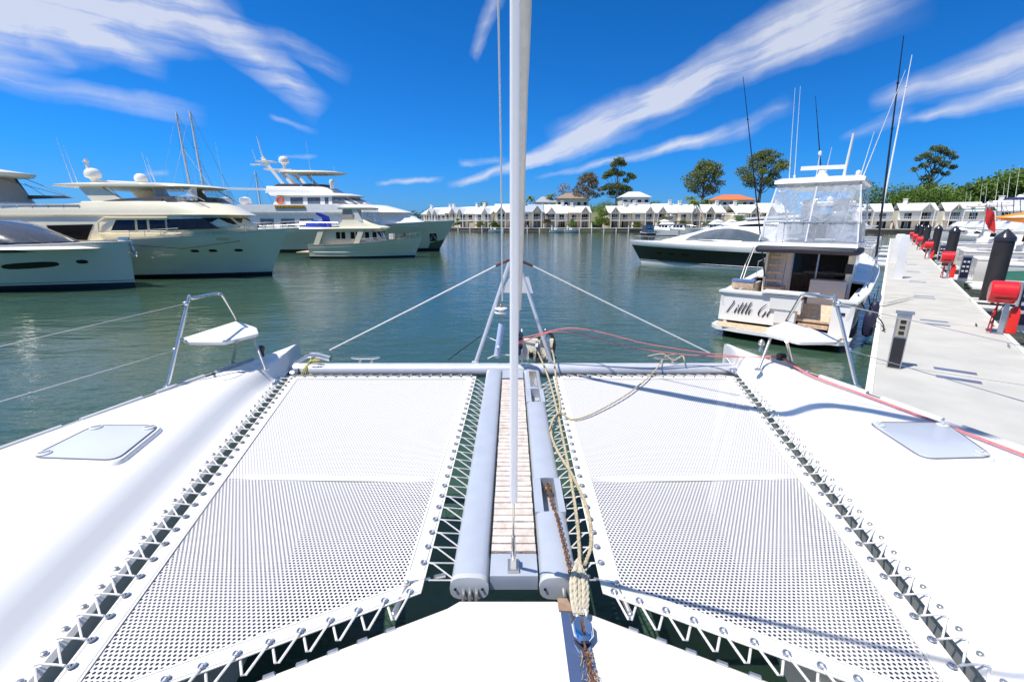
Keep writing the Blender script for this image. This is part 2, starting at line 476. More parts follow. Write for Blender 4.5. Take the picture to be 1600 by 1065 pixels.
tag(ob('hill', hill, GROUND, smooth=True), kind='structure')

# ================================================================ the catamaran we stand on
D = 1.85
cat = empty('catamaran', (0, 0, 0), 0, 'white catamaran foredeck with two lace-edged trampolines, filling the foreground', 'catamaran')
def Xb(Y): return 1.349 + .217 * Y            # lacing line on each hull, from the centreline
def Xo(Y):                                     # outer deck edge
    tb = [(-3, 3.72), (0, 3.52), (1.2, 3.36), (2.5, 3.06), (2.92, 2.95), (3.49, 2.81), (4.13, 2.62), (4.6, 2.50), (4.86, 2.43), (4.95, 2.39)]
    for (a, b), (c, d) in zip(tb, tb[1:]):
        if Y <= c: return b + (d - b) * (Y - a) / (c - a)
    return tb[-1][1]
def hull(sg):
    g = G(); rings = []
    Ys = [-3, -1.5, -.5, 0, .5, .9, 1.3, 1.7, 2.1, 2.5, 2.9, 3.3, 3.7, 4.0, 4.2, 4.35, 4.5, 4.62, 4.72, 4.80, 4.86, 4.91, 4.945, 4.965, 4.97]
    for Y in Ys:
        xo = Xo(Y); xi = Xb(Y) - .034
        if Y > 4.2: xi += (Y - 4.2) ** 1.6 * .02
        k = 1.0 if Y < 4.3 else math.sqrt(max(0.0, 1 - ((Y - 4.3) / .6705) ** 2.4))
        mid = 2.40
        xo2 = mid + (xo - mid) * (.03 + .97 * k); xi2 = mid + (xi - mid) * (.03 + .97 * k)
        w = xo2 - xi2; fl = min(.19, w * .30) * (1.0 - .72 * max(0, min(1, (Y - 3.6) / .9)))
        ld = .030 + .055 * k
        zt = 2.0 + .03 * min(1, w) - (.05 * (1 - k) ** 2)
        rd = min(.05, w * .12)
        taper = min(1, (4.98 - Y) / 1.6 + .12)
        base = (xo2 + xi2) / 2
        pr = [(base - w * .28 * taper, -.5), (base - w * .34 * taper - .05 * k, 0.15), (xi2 + .05 * k, 1.45), (xi2 + .015 * k, D - .05), (xi2, D - .018), (xi2 + .014 * min(1, k + .2), D),
              (xi2 + fl * .40, D + (zt - D) * .05), (xi2 + fl * .62, D + (zt - D) * .16), (xi2 + fl * .82, D + (zt - D) * .34), (xi2 + fl * 1.0, D + (zt - D) * .54), (xi2 + fl * 1.2, D + (zt - D) * .72), (xi2 + fl * 1.45, D + (zt - D) * .86), (xi2 + fl * 1.75, D + (zt - D) * .95),
              (xi2 + w * .5, zt), (xo2 - w * .2, zt - .012), (xo2 - rd, zt - .03), (xo2 - rd * .3, zt - .045), (xo2, zt - .085), (xo2 + .01, 1.6), (base + w * .38 * taper, .2), (base + w * .3 * taper, -.5)]
        rings.append([(sg * x, Y, z) for x, z in pr])
    g.loft(rings)
    h = ob('hull', g, GEL, cat, smooth=True)
    return h
def disc(c, r, h, n=10, cap=.6):
    return G().lathe([(r, 0), (r * .98, h * .6), (r * .75, h), (r * cap * .4, h * .98), (.001, h * .8)], c, n)
EYE = G().lathe([(.0125, -.004), (.0125, .003), (.0105, .006), (.006, .008), (.001, .008)], n=10).mesh('lacing_eye', STEEL, True)
ring = G(); ring.tube([(.0115 * math.cos(a), .0115 * math.sin(a), .002) for a in [k * math.pi / 5 for k in range(10)]], .0036, 5, closed=True)
ring.lathe([(.009, .0008), (.001, .0009)], n=8)
EYELET = ring.mesh('eyelet', GALV, True)
for sg in (-1, 1):
    h = hull(sg)
    # toe rail along the outer edge with freeing slots
    g = G(); Y = 4.28; k = 0
    while Y > -1.6:
        seg = .40
        pts = [(sg * (Xo(Y - seg * q / 3) - .035), Y - seg * q / 3, 1.995) for q in range(4)]
        g.tube(pts, .021, 8)
        pts2 = [(p[0], p[1], 1.965) for p in pts]
        g.tube(pts2, .02, 6)
        Y -= seg; k += 1
        a = (sg * (Xo(Y) - .035), Y, 1.965); b = (sg * (Xo(Y - .11) - .035), Y - .11, 1.965)
        g.tube([a, b], .012, 6)
        g.tube([(a[0] + .012 * sg, a[1], 1.995), (b[0] + .012 * sg, b[1], 1.995)], .005, 5)
        Y -= .11
    ob('toe_rail', g, RIMG, h, smooth=True)
    g = G(); Y = 4.28 - .40
    while Y > -1.6:
        g.beam((sg * (Xo(Y) - .035), Y - .004, 1.982), (sg * (Xo(Y - .11) - .035), Y - .106, 1.982), .02, .02); Y -= .51
    ob('freeing_slot', g, DARK, h)
    Y = 4.15; first = True
    while Y > .55:
        link('lacing_eye', EYE, h, (sg * Xb(Y), Y, D + .006)); Y -= .1

# perforated trampolines
for sg, inn in ((-1, .345), (1, .395)):
    def xo_t(Y): return Xb(Y) - .112
    aft_in = 1.53
    def Ya(x):                                  # aft edge as a function of distance from the centreline
        return aft_in - (x - .42) * .385
    N = 26; g = G(); rows = []
    front = 4.17
    def xin(Y): return inn + (.02 if sg < 0 else -.03) * (4.15 - Y) / 2.6
    M = 24
    def edge_in(t):
        return Vector((xin(front + (1.512 - front) * t), front + (1.512 - front) * t))
    def pt(u, t):
        # u across from the inner to the outer edge, t aft
        a = edge_in(min(1, t)); 
        # outer edge runs on further aft than the inner one
        Yo = front + (.965 - front) * t
        b = Vector((xo_t(Yo), Yo))
        p = a + (b - a) * u
        sag = -.018 * math.sin(math.pi * u) * math.sin(math.pi * min(1, t))
        return p, sag
    def band(u0, u1, t0, t1, dz, nu, nt, g, inset=0):
        vs = []; fs = []
        for j in range(nt + 1):
            for i in range(nu + 1):
                p, s = pt(u0 + (u1 - u0) * i / nu, t0 + (t1 - t0) * j / nt)
                vs.append((sg * p.x, p.y, D + .004 + s + dz))
        for j in range(nt):
            for i in range(nu):
                a = j * (nu + 1) + i; fs.append((a, a + 1, a + nu + 2, a + nu + 1))
        g.add(vs, fs)
    # cloth field
    g = G(); band(.03, .97, .02, .98, 0, 20, 24, g)
    tr = ob('trampoline', g, PERF, cat, smooth=True)
    # webbing borders: inner, outer, fore, aft, and the seam across the middle
    g = G()
    def strip(pf, n, w0):
        vs = []; fs = []
        for i in range(n + 1):
            a, b = pf(i / n); vs += [a, b]
        for i in range(n): fs.append((2 * i, 2 * i + 1, 2 * i + 3, 2 * i + 2))
        g.add(vs, fs)
    def P3(x, y, dz=.0085):
        return (sg * x, y, D + dz)
    def along(t, off_in):
        Y = front + (1.62 - front) * t
        return Y
    bw = .085
    strip(lambda t: ((lambda Y: (P3(xin(Y), Y), P3(xin(Y) + bw, Y)))(front + (1.53 - front) * t)), 16, bw)
    strip(lambda t: ((lambda Y: (P3(xo_t(Y), Y), P3(xo_t(Y) - bw, Y)))(front + (.98 - front) * t)), 20, bw)
    strip(lambda t: ((lambda x: (P3(x, front, .0105), P3(x, front - bw * .9, .0105)))(xin(front) + (xo_t(front) - xin(front)) * t)), 10, bw)
    def aftp(t):
        a, _ = pt(t, 1.0); q, _ = pt(t, .94)
        return P3(a.x, a.y, .0125), P3(a.x, a.y + .085, .0125)
    strip(aftp, 14, bw)
    strip(lambda t: ((lambda x: (P3(x, 2.40 + .03 * t, -.004), P3(x, 2.345 + .03 * t, -.004)))(xin(2.4) + bw + (xo_t(2.4) - xin(2.4) - 2 * bw) * t)), 16, .05)
    o = ob('border', g, WEB, tr)
    so = o.modifiers.new('thickness', 'SOLIDIFY'); so.thickness = .004
    # stitching rows as fine piping
    g = G()
    for off in (.012, .074):
        g.tube([P3(xin(Y) + off, Y, .0115) for Y in (4.1, 3, 2.3, 1.64)], .0011, 4)
        g.tube([P3(xo_t(Y) - off, Y, .0115) for Y in (4.1, 3, 2, 1.0)], .0011, 4)
        g.tube([Vector(aftp(t)[0]) + Vector((0, off, .003)) for t in (0, .3, .6, 1)], .0011, 4)
    ob('stitching', g, ROPEW, tr)
    # eyelets and lacings
    g = G(); r = .0048
    Y = 4.10; ye = []; r = .0040
    while Y > 1.0:
        link('eyelet', EYELET, tr, (sg * (xo_t(Y) - .024), Y, D + .0135)); ye.append(Y); Y -= .1
    pts = []
    for q in ye:
        pts.append(P3(xo_t(q) - .024, q, .0165)); pts.append(P3(xo_t(q) + .004, q + .003, .013)); pts.append(P3(Xb(q) - .022, q + .008, .014))
        pts.append(P3(Xb(q) - .006, q, .013)); pts.append(P3(Xb(q) - .022, q - .010, .012)); pts.append(P3(xo_t(q) + .004, q - .088, .004)); pts.append(P3(xo_t(q) - .010, q - .094, .002))
    g.tube(pts, r, 6)
    # inner side, against the centre spar
    Y = 4.08; pts = []; side = .255 if sg < 0 else .285
    while Y > 1.62:
        link('eyelet', EYELET, tr, (sg * (xin(Y) + .022), Y, D + .0135))
        pts.append(P3(xin(Y) + .02, Y, .016)); pts.append(P3(xin(Y) - .02, Y, .006)); pts.append(P3(side, Y - .045, -.03)); pts.append(P3(side - .01, Y - .05, -.035)); pts.append(P3(side, Y - .055, -.03)); pts.append(P3(xin(Y) - .015, Y - .09, .002))
        Y -= .1
    g.tube(pts, r * .9, 6)
    # forward side, round the lacing bar under the crossbeam
    x = xin(front) + .05; pts = []
    while x < xo_t(front) - .04:
        link('eyelet', EYELET, tr, (sg * x, front - .024, D + .0155))
        pts.append(P3(x, front - .022, .018)); pts.append(P3(x, front + .012, .008)); pts.append(P3(x + .01, 4.345, -.035)); pts.append(P3(x + .03, 4.35, -.035)); pts.append(P3(x + .085, front + .006, .004))
        x += .1
    g.tube(pts, r * .9, 6)
    # aft side, to the foredeck edge
    a0, _ = pt(0, 1); a1, _ = pt(1, 1)
    def fdY(x): return 1.525 - (x - .2) * .49
    L = (a1 - a0).length; s = .05; pts = []
    while s < L - .03:
        p = a0 + (a1 - a0) * (s / L); q = a0 + (a1 - a0) * ((s + .045) / L)
        link('eyelet', EYELET, tr, (sg * p.x, p.y + .024, D + .0175))
        qx = q.x; qy = fdY(qx)
        pts += [P3(p.x, p.y + .026, .0195), P3(p.x + .002, p.y - .002, .018), P3(qx - .006, qy + .006, -.012), P3(qx + .006, qy + .005, -.012), P3(q.x + .040, p.y - .022, .004), P3(q.x + .046, p.y - .012, .003)]
        s += .1
    g.tube(pts, r * 1.15, 6)
    ob('lacing', g, ROPEW, tr, smooth=True)
    # corner turnbuckle
    g = G()
    c = P3(.43, 1.555, .02); a = P3(.29, 1.64, -.02); b2 = P3(.455, 1.43, -.01)
    g.tube([a, (Vector(a) * .72 + Vector(c) * .28)], .011, 8); g.tube([(Vector(a) * .6 + Vector(c) * .4), c], .0055, 6)
    g.tube([c, (Vector(c) * .55 + Vector(b2) * .45)], .005, 6); g.tube([(Vector(c) * .5 + Vector(b2) * .5), b2], .011, 8)
    g.ball(c, .012); g.ball(b2, .013)
    ob('turnbuckle', g, STEEL, tr, smooth=True)

# crossbeam
g = G(); g.tube([(x, 4.53, 1.80) for x in (-2.34, -1, 0, 1, 2.36)], .078, 20)
xb = ob('crossbeam', g, BEAM, cat, smooth=True)
g = G(); g.tube([(-2.22, 4.365, 1.79), (-.40, 4.365, 1.79)], .022, 10); g.tube([(.42, 4.365, 1.79), (2.05, 4.365, 1.79)], .022, 10)
g.tube([(2.02, 4.365, 1.79), (2.24, 4.365, 1.79)], .034, 12)
ob('lacing_bar', g, MESHG, xb, smooth=True)
for cx, wl in ((-2.22, 1), (2.27, 1)):
    g = G(); g.lathe([(.05, -.03), (.062, -.02), (.062, .02), (.05, .03)], (cx, 4.40, 1.79), 12, 'x'); g.box((cx, 4.45, 1.8), (.05, .1, .1))
    ob('end_fitting', g, GALV, xb, smooth=True)
def cleat(c, dx, L=.26, m=STEEL, par=None):
    g = G(); c = Vector(c); d = Vector(dx).normalized()
    g.tube(bez([c - d * L / 2 + Vector((0, 0, .055)), c - d * L * .25 + Vector((0, 0, .045)), c + d * L * .25 + Vector((0, 0, .045)), c + d * L / 2 + Vector((0, 0, .055))], 4), [.007] + [.012] * 11 + [.007], 8)
    for q in (-.2, .2): g.tube([c + d * L * q - Vector((0, 0, .004)), c + d * L * q + Vector((0, 0, .045))], [.017, .011], 8)
    return ob('cleat', g, m, par, smooth=True)
cleat((-1.53, 4.56, 1.878), (1, .05, 0), .3, STEEL, xb); cleat((1.62, 4.56, 1.878), (1, 0, 0), .28, STEEL, xb)
g = G(); g.tube(bez([(-2.28, 4.55, 1.86), (-2.1, 4.58, 1.95), (-1.9, 4.56, 1.92)], 6), [.02] * 6 + [.03] * 7, 8)
ob('bridle_toggle', g, GALV, xb, smooth=True)
# striker A-frame over the crossbeam with its lashings
APX = at_range(803, 408, 4.62)
xb_a = []
for sx in (-1, 1):
    foot = (sx * .40 + .015, 4.56, 1.86); top = (APX.x + sx * .045, 4.62, APX.z - .01)
    g = G(); g.tube([foot, top], [.022, .019], 10); g.box((foot[0], foot[1], 1.872), (.07, .06, .03))
    ob('striker_strut', g, BEAM, cat, smooth=True)
    end = at_range(515 if sx < 0 else 1108, 547 if sx < 0 else 551, 4.56)
    s0 = Vector((APX.x + sx * .10, 4.62, APX.z - .005))
    g = G(); g.tube([s0, s0 * .5 + end * .5 + Vector((0, 0, -.004)), end], .0075, 8)
    bl = ob('bridle_stay', g, ROPEW, cat, smooth=True)
    g = G(); g.tube([(APX.x + sx * .01, 4.62, APX.z + .03), tuple(s0 + (end - s0) * .045)], .013, 8)
    ob('sleeve', g, mat('red brown sleeve', (.10, .03, .025), .6), bl, smooth=True)
g = G(); g.prism([at_range(782, 457, 4.60), at_range(797, 433, 4.60), at_range(826, 433, 4.60), at_range(833, 458, 4.60)], (0, .012, 0))
ob('bridle_plate', g, WCANV, cat)

# centre spar: two flattened tubes, a teak walkway between them
def oval(cx, w, h, z, n=16):
    out = []
    for k in range(n):
        a = 2 * math.pi * k / n; c, s = math.cos(a), math.sin(a)
        out.append((cx + w / 2 * math.copysign(abs(c) ** .6, c), z + h / 2 * math.copysign(abs(s) ** .75, s)))
    return out
def spar(x0a, x1a, x0b, x1b, slots=()):
    g = G(); rings = []
    for Y, (a, b) in ((4.42, (x0a, x1a)), (3.0, ((x0a + x0b) / 2, (x1a + x1b) / 2)), (1.625, (x0b, x1b))):
        rings.append([(x, Y, z) for x, z in oval((a + b) / 2, b - a, .105, 1.80)])
    g.loft(rings); return g
sp1 = ob('centre_spar', spar(-.262, -.10, -.262, -.10), ALU, cat, smooth=True)
g = G(); g.loft([[(x, 1.626, z) for x, z in oval(-.181, .166, .112, 1.80)], [(x, 1.60, z) for x, z in oval(-.181, .166, .112, 1.80)]])
cap = ob('end_cap', g, RIMG, sp1, smooth=True)
for x in (-.24, -.125): ob('screw', G().lathe([(.006, 0), (.006, -.004)], (x, 1.598, 1.80), 8, 'y'), PLAST, cap)
g = G()
for x in (-.205, -.178, -.15):
    g.tube([(x, 1.64, 1.80), (x, 1.59, 1.795), (x, 1.575, 1.76), (x, 1.56, 1.70)], .008, 8)
ob('spar_shackle', g, STEEL, sp1, smooth=True)
# starboard spar is a box with two slots, built as pieces round the openings
g = G()
def chan(y0, y1, full=True):
    xa, xb_ = .118, .282
    if full:
        r = []
        for Y in (y0, y1): r.append([(x, Y, z) for x, z in oval(.20, .164, .105, 1.80)])
        g.loft(r)
    else:
        g.box((.143, (y0 + y1) / 2, 1.80), (.046, y1 - y0, .098)); g.box((.262, (y0 + y1) / 2, 1.80), (.036, y1 - y0, .098))
        g.box((.205, (y0 + y1) / 2, 1.757), (.08, y1 - y0, .012))
chan(1.625, 2.06); chan(2.06, 2.38, False); chan(2.38, 3.55); chan(3.55, 3.86, False); chan(3.86, 4.42)
sp2 = ob('centre_spar', g, ALU, cat, smooth=True)
g = G(); g.loft([[(x, 1.626, z) for x, z in oval(.20, .168, .112, 1.80)], [(x, 1.60, z) for x, z in oval(.20, .168, .112, 1.80)]])
cap = ob('end_cap', g, RIMG, sp2, smooth=True)
for x in (.14, .262): ob('screw', G().lathe([(.006, 0), (.006, -.004)], (x, 1.598, 1.80), 8, 'y'), PLAST, cap)
g = G(); g.tube([(.22, 1.62, 1.80), (.22, 1.57, 1.79), (.22, 1.55, 1.72)], .009, 8); g.tube([(.25, 1.62, 1.80), (.25, 1.575, 1.79), (.25, 1.55, 1.72)], .009, 8)
ob('spar_shackle', g, STEEL, sp2, smooth=True)
for yy in (2.33, 3.62): ob('chain_roller', G().lathe([(.028, -.025), (.018, -.015), (.018, .015), (.028, .025)], (.205, yy, 1.81), 14, 'x'), mat('dull bronze', (.28, .22, .15), .45, .7, var=.2), sp2, smooth=True)
g = G(); g.box((.203, 4.12, 1.8545), (.07, .44, .003))
ob('wear_plate', g, STEEL, sp2)
# walkway
g = G(); g.box((.008, 1.70, 1.80), (.206, .135, .07))
wk = ob('walkway', g, ALU, cat)
g = G(); g.box((.008, 4.3, 1.815), (.206, .24, .05)); ob('forward_plate', g, ALU, wk)
g = G(); g.box((.008, 3.0, 1.79), (.16, 2.5, .02)); ob('carrier', g, DARK, wk)
g = G(); g.box((0, 0, 0), (.204, .0495, .016)); 
bmv = g.v; PL = []
for vv in range(3):
    q = G(); q.box((0, 0, 0), (.2035 - .0015 * vv, .0455 + .0006 * vv, .016)); PL.append(q.mesh('plank', TEAK))
Y = 1.80; k = 0
while Y < 4.14:
    o = link('plank', PL[k % 3], wk, (.008 + random.uniform(-.001, .001), Y, 1.8355 + random.uniform(-.0008, .0008)), random.uniform(-.006, .006))
    Y += .0535; k += 1
g = G(); g.tube([(.112, 1.78, 1.832), (.112, 4.16, 1.832)], .002, 5); g.tube([(-.096, 1.78, 1.832), (-.096, 4.16, 1.832)], .002, 5)
ob('edge_bead', g, DARK, wk)

# foredeck with rounded forward edge
pf = [(-.24, 1.535), (.21, 1.535)]
def fd(z, ins):
    out = []
    for x, y in ((-1.75, .765), (-1.0, 1.133), (-.26, 1.50), (-.215, 1.535), (.18, 1.535), (.24, 1.508), (1.0, 1.133), (1.75, .765), (1.72, -2.6), (-1.72, -2.6)):
        out.append((x * (1 - ins / 1.2), y - ins * (1.0 if y > 0 else -1), z))
    return out
g = G(); g.loft([fd(1.2, .05), fd(1.77, .0), fd(1.79, -.002), fd(1.80, .003), fd(1.805, .012)])
g.add(fd(1.8052, .012), [tuple(range(10))])
fdk = ob('foredeck', g, GEL, cat, smooth=True)
HOOK = G().box((0, 0, 0), (.042, .014, .010), 0, .8).mesh('lacing_hook', GALV)
for sg in (-1, 1):
    x = .46
    while x < 1.5:
        link('lacing_hook', HOOK, fdk, (sg * x, 1.525 - (x - .2) * .49 - .006, 1.808), -sg * .456)
        x += .092
g = G(); g.add([(.192, 1.50, 1.8078), (.285, 1.46, 1.8078), (.33, -.2, 1.8078), (.20, -.2, 1.8078)], [(0, 1, 2, 3)])
CH = mat('polished anchor chute', (.30, .36, .50), .10, .85, var=.06, scale=8)
ch = ob('anchor_chute', g, CH, fdk); so = ch.modifiers.new('t', 'SOLIDIFY'); so.thickness = .003
g = G(); g.prism([(.185, 1.535, 1.8085), (.225, 1.535, 1.8085), (.245, 1.47, 1.8085), (.185, 1.475, 1.8085)], (0, 0, .006))
ob('edge_pad', g, mat('brown leather pad', (.30, .20, .13), .7, var=.2, scale=30), fdk)

# deck hatches
def hatch(sg, px):
    P = [on_level(x, y, 2.01) for x, y in px]
    c = sum(P, Vector()) / 4; rad = .07
    def rr(s, z, rad=rad):
        out = []
        for i in range(4):
            a, b, d = P[i - 1], P[i], P[(i + 1) % 4]
            b2 = c + (b - c) * s; u = (a - b).normalized(); w = (d - b).normalized()
            for k in range(5):
                t = k / 4; p = b2 + u * rad * (1 - t) ** 2 + w * rad * t ** 2
                out.append((p.x, p.y, z))
        return out
    g = G(); g.loft([rr(1.06, 1.985), rr(1.06, 2.028), rr(1.03, 2.044), rr(.965, 2.046), rr(.955, 2.036)])
    f = ob('deck_hatch', g, WHITE, cat, smooth=True)
    g = G(); g.loft([rr(.955, 2.02), rr(.955, 2.046), rr(.94, 2.050)]); ob('hatch_glass', g, LENS, f, smooth=True)
    g = G(); R = rr(.962, 2.050); g.tube(R, .004, 5, closed=True); ob('gasket', g, mat('grey gasket', (.16, .17, .19), .6), f)
    for i in (1, 2, 0):
        q = c + (P[i] - c) * .78
        g = G().lathe([(.034, 2.050), (.034, 2.056), (.028, 2.060), (.012, 2.060), (.001, 2.058)], (q.x, q.y, 0), 14)
        g.box((q.x, q.y, 2.062), (.045, .012, .008), .6)
        ob('latch', g, RIMG, f, smooth=True)
hatch(-1, [(45, 725), (150, 672), (255, 672), (185, 730)])
hatch(1, [(1555, 725), (1475, 668), (1350, 667), (1440, 728)])

# bow seats on the pulpits
def bow_seat(sg):
    def m(p): return Vector((-p[0] if sg > 0 else p[0], p[1], p[2]))
    zs = 2.30
    P = [on_level(x, y, zs) for x, y in ((284, 528), (369.6, 501), (401, 511), (404, 520), (351, 533), (292, 533))]
    c = sum(P, Vector()) / len(P)
    def ringp(s, z):
        out = []
        for i in range(len(P)):
            a, b, d = P[i - 1], P[i], P[(i + 1) % len(P)]
            b2 = c + (b - c) * s; u = (a - b).normalized(); w = (d - b).normalized(); r = .02
            for k in range(4):
                t = k / 3; p = b2 + u * r * (1 - t) ** 2 + w * r * t ** 2; out.append(m((p.x, p.y, z)))
        return out
    g = G(); g.loft([ringp(.94, zs - .038), ringp(.99, zs - .03), ringp(1, zs - .006), ringp(.97, zs), ringp(.90, zs + .002)])
    s = ob('bow_seat', g, mat('seat gelcoat', (.78, .76, .73), .4, var=.03, scale=5), cat, smooth=True)
    T = [on_level(262, 604, 2.0), at_range(293, 474, 3.72), at_range(297, 466, 3.76), at_range(305, 465, 3.80), at_range(336, 459, 4.22), at_range(343, 459.5, 4.28), at_range(349, 464, 4.30), on_level(371, 501, zs)]
    g = G(); g.tube(bez([m(p) for p in T[:1]] + [m(p) for p in T[1:]], 4), .0145, 10)
    ob('back_rail', g, STEEL, s, smooth=True)
    for a, b in (((415, 577), (394, 522)), ((363, 566), (371, 533))):
        foot = on_level(*a, 2.0); top = at_range(b[0], b[1], foot.y - .02); top.z = zs - .03
        q = on_level(b[0], b[1], zs - .02)
        g = G(); g.tube([m(foot), m(q)], .0135, 10)
        g.lathe([(.034, 0), (.034, .006), (.018, .012), (.016, .02)], tuple(m(foot) - Vector((0, 0, .004))), 12)
        ob('seat_leg', g, STEEL, s, smooth=True)
    g = G(); ft = m(on_level(262, 604, 2.0)); g.lathe([(.034, 0), (.034, .006), (.018, .012), (.016, .02)], tuple(ft), 12); ob('foot_plate', g, STEEL, s, smooth=True)
    g = G(); q0 = m(at_range(286, 530, 3.62)); q1 = m(on_level(290, 531, zs - .02)); g.tube([q0, q1], .010, 8)
    g.ball(tuple(m(at_range(290, 474, 3.7))), .02); g.ball(tuple(m(at_range(273, 546, 3.6))), .018); ob('clamp', g, STEEL, s, smooth=True)
bow_seat(-1); bow_seat(1)
# guard wires running aft from the pulpits
for sg in (-1, 1):
    for a, b in (((288, 475), (0, 541)), ((270, 548), (0, 627))):
        p = at_range(*a, 3.66); q = at_range(*b, 2.5); q2 = q + (q - p) * 1.6
        f = -sg
        g = G(); g.tube([(f * p.x, p.y, p.z), (f * q.x, q.y, q.z), (f * q2.x, q2.y, q2.z)], .0032, 5)
        ob('guard_wire', g, STEEL, cat)
# small deck fittings on the bows
g = G(); c = on_level(410, 556, 2.02); g.lathe([(.03, -.018), (.034, -.01), (.034, .01), (.03, .018)], (c.x, c.y, c.z + .075), 14, 'x'); g.tube([c, c + Vector((.01, 0, .06))], [.02, .01], 8)
ob('bow_roller', g, PLAST, cat, smooth=True)
g = G(); c = on_level(1188, 548, 2.02); g.lathe([(.022, 0), (.014, .05), (.03, .07), (.03, .10), (.01, .12)], (c.x, c.y, c.z), 12)
ob('bow_fitting', g, STEEL, cat, smooth=True)
g = G(); c = on_level(1220, 563, 2.0); g.box((c.x, c.y, 2.035), (.07, .055, .055), .3); g.lathe([(.034, -.03), (.034, .03)], (c.x, c.y, 2.04), 12, 'x')
BLK = ob('turning_block', g, PLAST, cat, smooth=True); BLKP = Vector((c.x, c.y, 2.03))

# ---- rigging: inner stay tube, forestay with furled sail, thin halyard
# rakes measured from the shadows the two stays throw
def stay(base, rake, t): return Vector((base[0], base[1] - rake * t, base[2] + t))
B1 = (.006, 1.69, 1.83)
g = G(); g.box((B1[0], 1.685, 1.842), (.05, .075, .01)); g.prism([(B1[0] - .012, 1.655, 1.845), (B1[0] - .012, 1.72, 1.845), (B1[0] - .012, 1.70, 1.90), (B1[0] - .012, 1.67, 1.90)], (.024, 0, 0)); 
ist = empty('inner_stay', (B1[0], B1[1], B1[2]), 0, 'white tube covered stay rising from the aft end of the teak walkway', 'stay')
def lob(name, g, m, root, **k):
    l = root.location; rz = root.rotation_euler.z
    g.v = [(x - l[0], y - l[1], z - l[2]) for x, y, z in g.v]
    return ob(name, g, m, root, **k)
lob('stay_foot', g, STEEL, ist, smooth=True)
g = G(); g.tube([stay(B1, .36, .06), stay(B1, .36, .20)], .0065, 10); g.tube([stay(B1, .36, .10), stay(B1, .36, .22)], .009, 10); lob('turnbuckle', g, STEEL, ist, smooth=True)
g = G(); g.tube([stay(B1, .36, .22), stay(B1, .36, .46)], .0042, 8); lob('wire', g, STEEL, ist, smooth=True)
g = G(); g.tube([stay(B1, .36, t) for t in (.44, .441, 2.2, 4, 5)], [.010, .0150, .0095, .0095, .0095], 14); lob('stay_tube', g, mat('white stay cover', (.82, .80, .79), .4, var=.03, scale=5), ist, smooth=True)
B2 = (.062, 4.53, 1.88)
fs = empty('furled_headsail', B2, 0, 'sun bleached headsail furled round the forestay above its dark drum on the crossbeam', 'sail')
g = G(); rings = []
for i in range(64):
    t = .62 + i * .185; c = stay(B2, .50, t)
    r = .018 + .036 * min(1, (t - .6) / 2.6)
    ring = []
    for k in range(14):
        a = 2 * math.pi * k / 14
        rr_ = r * (1 + .10 * math.sin(a * 2 + t * 2.1) + .05 * math.sin(a * 3 - t * 7) + random.uniform(-.035, .035)) * (1.25 if math.cos(a) > .3 else 1.0)
        ring.append((c.x + rr_ * math.cos(a), c.y + rr_ * .9 * math.sin(a), c.z))
    rings.append(ring)
g.loft(rings); lob('sail', g, SAILC, fs, smooth=True)
g = G(); g.tube([stay(B2, .50, .0), stay(B2, .50, .75)], .012, 10); lob('luff_foil', g, GALV, fs, smooth=True)
g = G()
for r0, t0, t1 in ((.048, .20, .215), (.040, .215, .34), (.050, .34, .355), (.03, .12, .20)):
    a, b = stay(B2, .50, t0), stay(B2, .50, t1); g.tube([a, b], r0, 16)
lob('furling_drum', g, mat('dark navy drum', (.015, .02, .05), .3, var=.2), fs, smooth=True)
g = G(); g.tube([stay(B2, .50, .27), stay(B2, .50, .31)], .046, 12); lob('furled_line', g, ROPER, fs)
B3 = (-.105, 4.56, 1.88)
hy = empty('gennaker_furler', B3, 0, 'thin halyard with white furling spool and pale blue swivel tube left of the forestay', 'furler')
g = G(); g.tube([at_range(785, 470, 4.55), at_range(783, 250, 4.2), stay((-.1, 4.55, 1.9), .50, 9)], .0075, 8); lob('halyard', g, ROPEW, hy, smooth=True)
c = at_range(783, 485, 4.55)
g = G(); g.lathe([(.02, -.03), (.068, -.026), (.07, -.018), (.03, -.01), (.03, .012), (.066, .016), (.064, .026), (.018, .032)], tuple(c), 18); lob('spool', g, WHITE, hy, smooth=True)
g = G(); g.ball(tuple(c + Vector((0, 0, .05))), .018); g.tube([c + Vector((0, 0, .03)), c + Vector((0, 0, .13))], .006, 6); g.tube([c - Vector((0, 0, .03)), c - Vector((0, 0, .11))], .008, 6); lob('shackle', g, mat('bronze fitting', (.35, .25, .14), .4, .8), hy, smooth=True)
a, b = at_range(784, 506, 4.55), at_range(777, 553, 4.55)
g = G(); g.tube([a, b], .033, 16); lob('swivel_tube', g, mat('pale blue sleeve', (.45, .55, .75), .45), hy, smooth=True)
g = G(); g.ball(tuple(b - Vector((0, 0, .01))), .036); g.ball(tuple((a * .25 + b * .75) + Vector((0, -.035, 0))), .02); lob('end_fitting', g, RIMG, hy, smooth=True)
g = G(); g.tube([a * .4 + b * .6, at_range(757, 524, 4.6)], .006, 6); g.tube([b, at_range(762, 560, 4.55)], .006, 6); g.tube([b, at_range(800, 555, 4.55)], .006, 6); lob('lashing', g, ROPEW, hy)

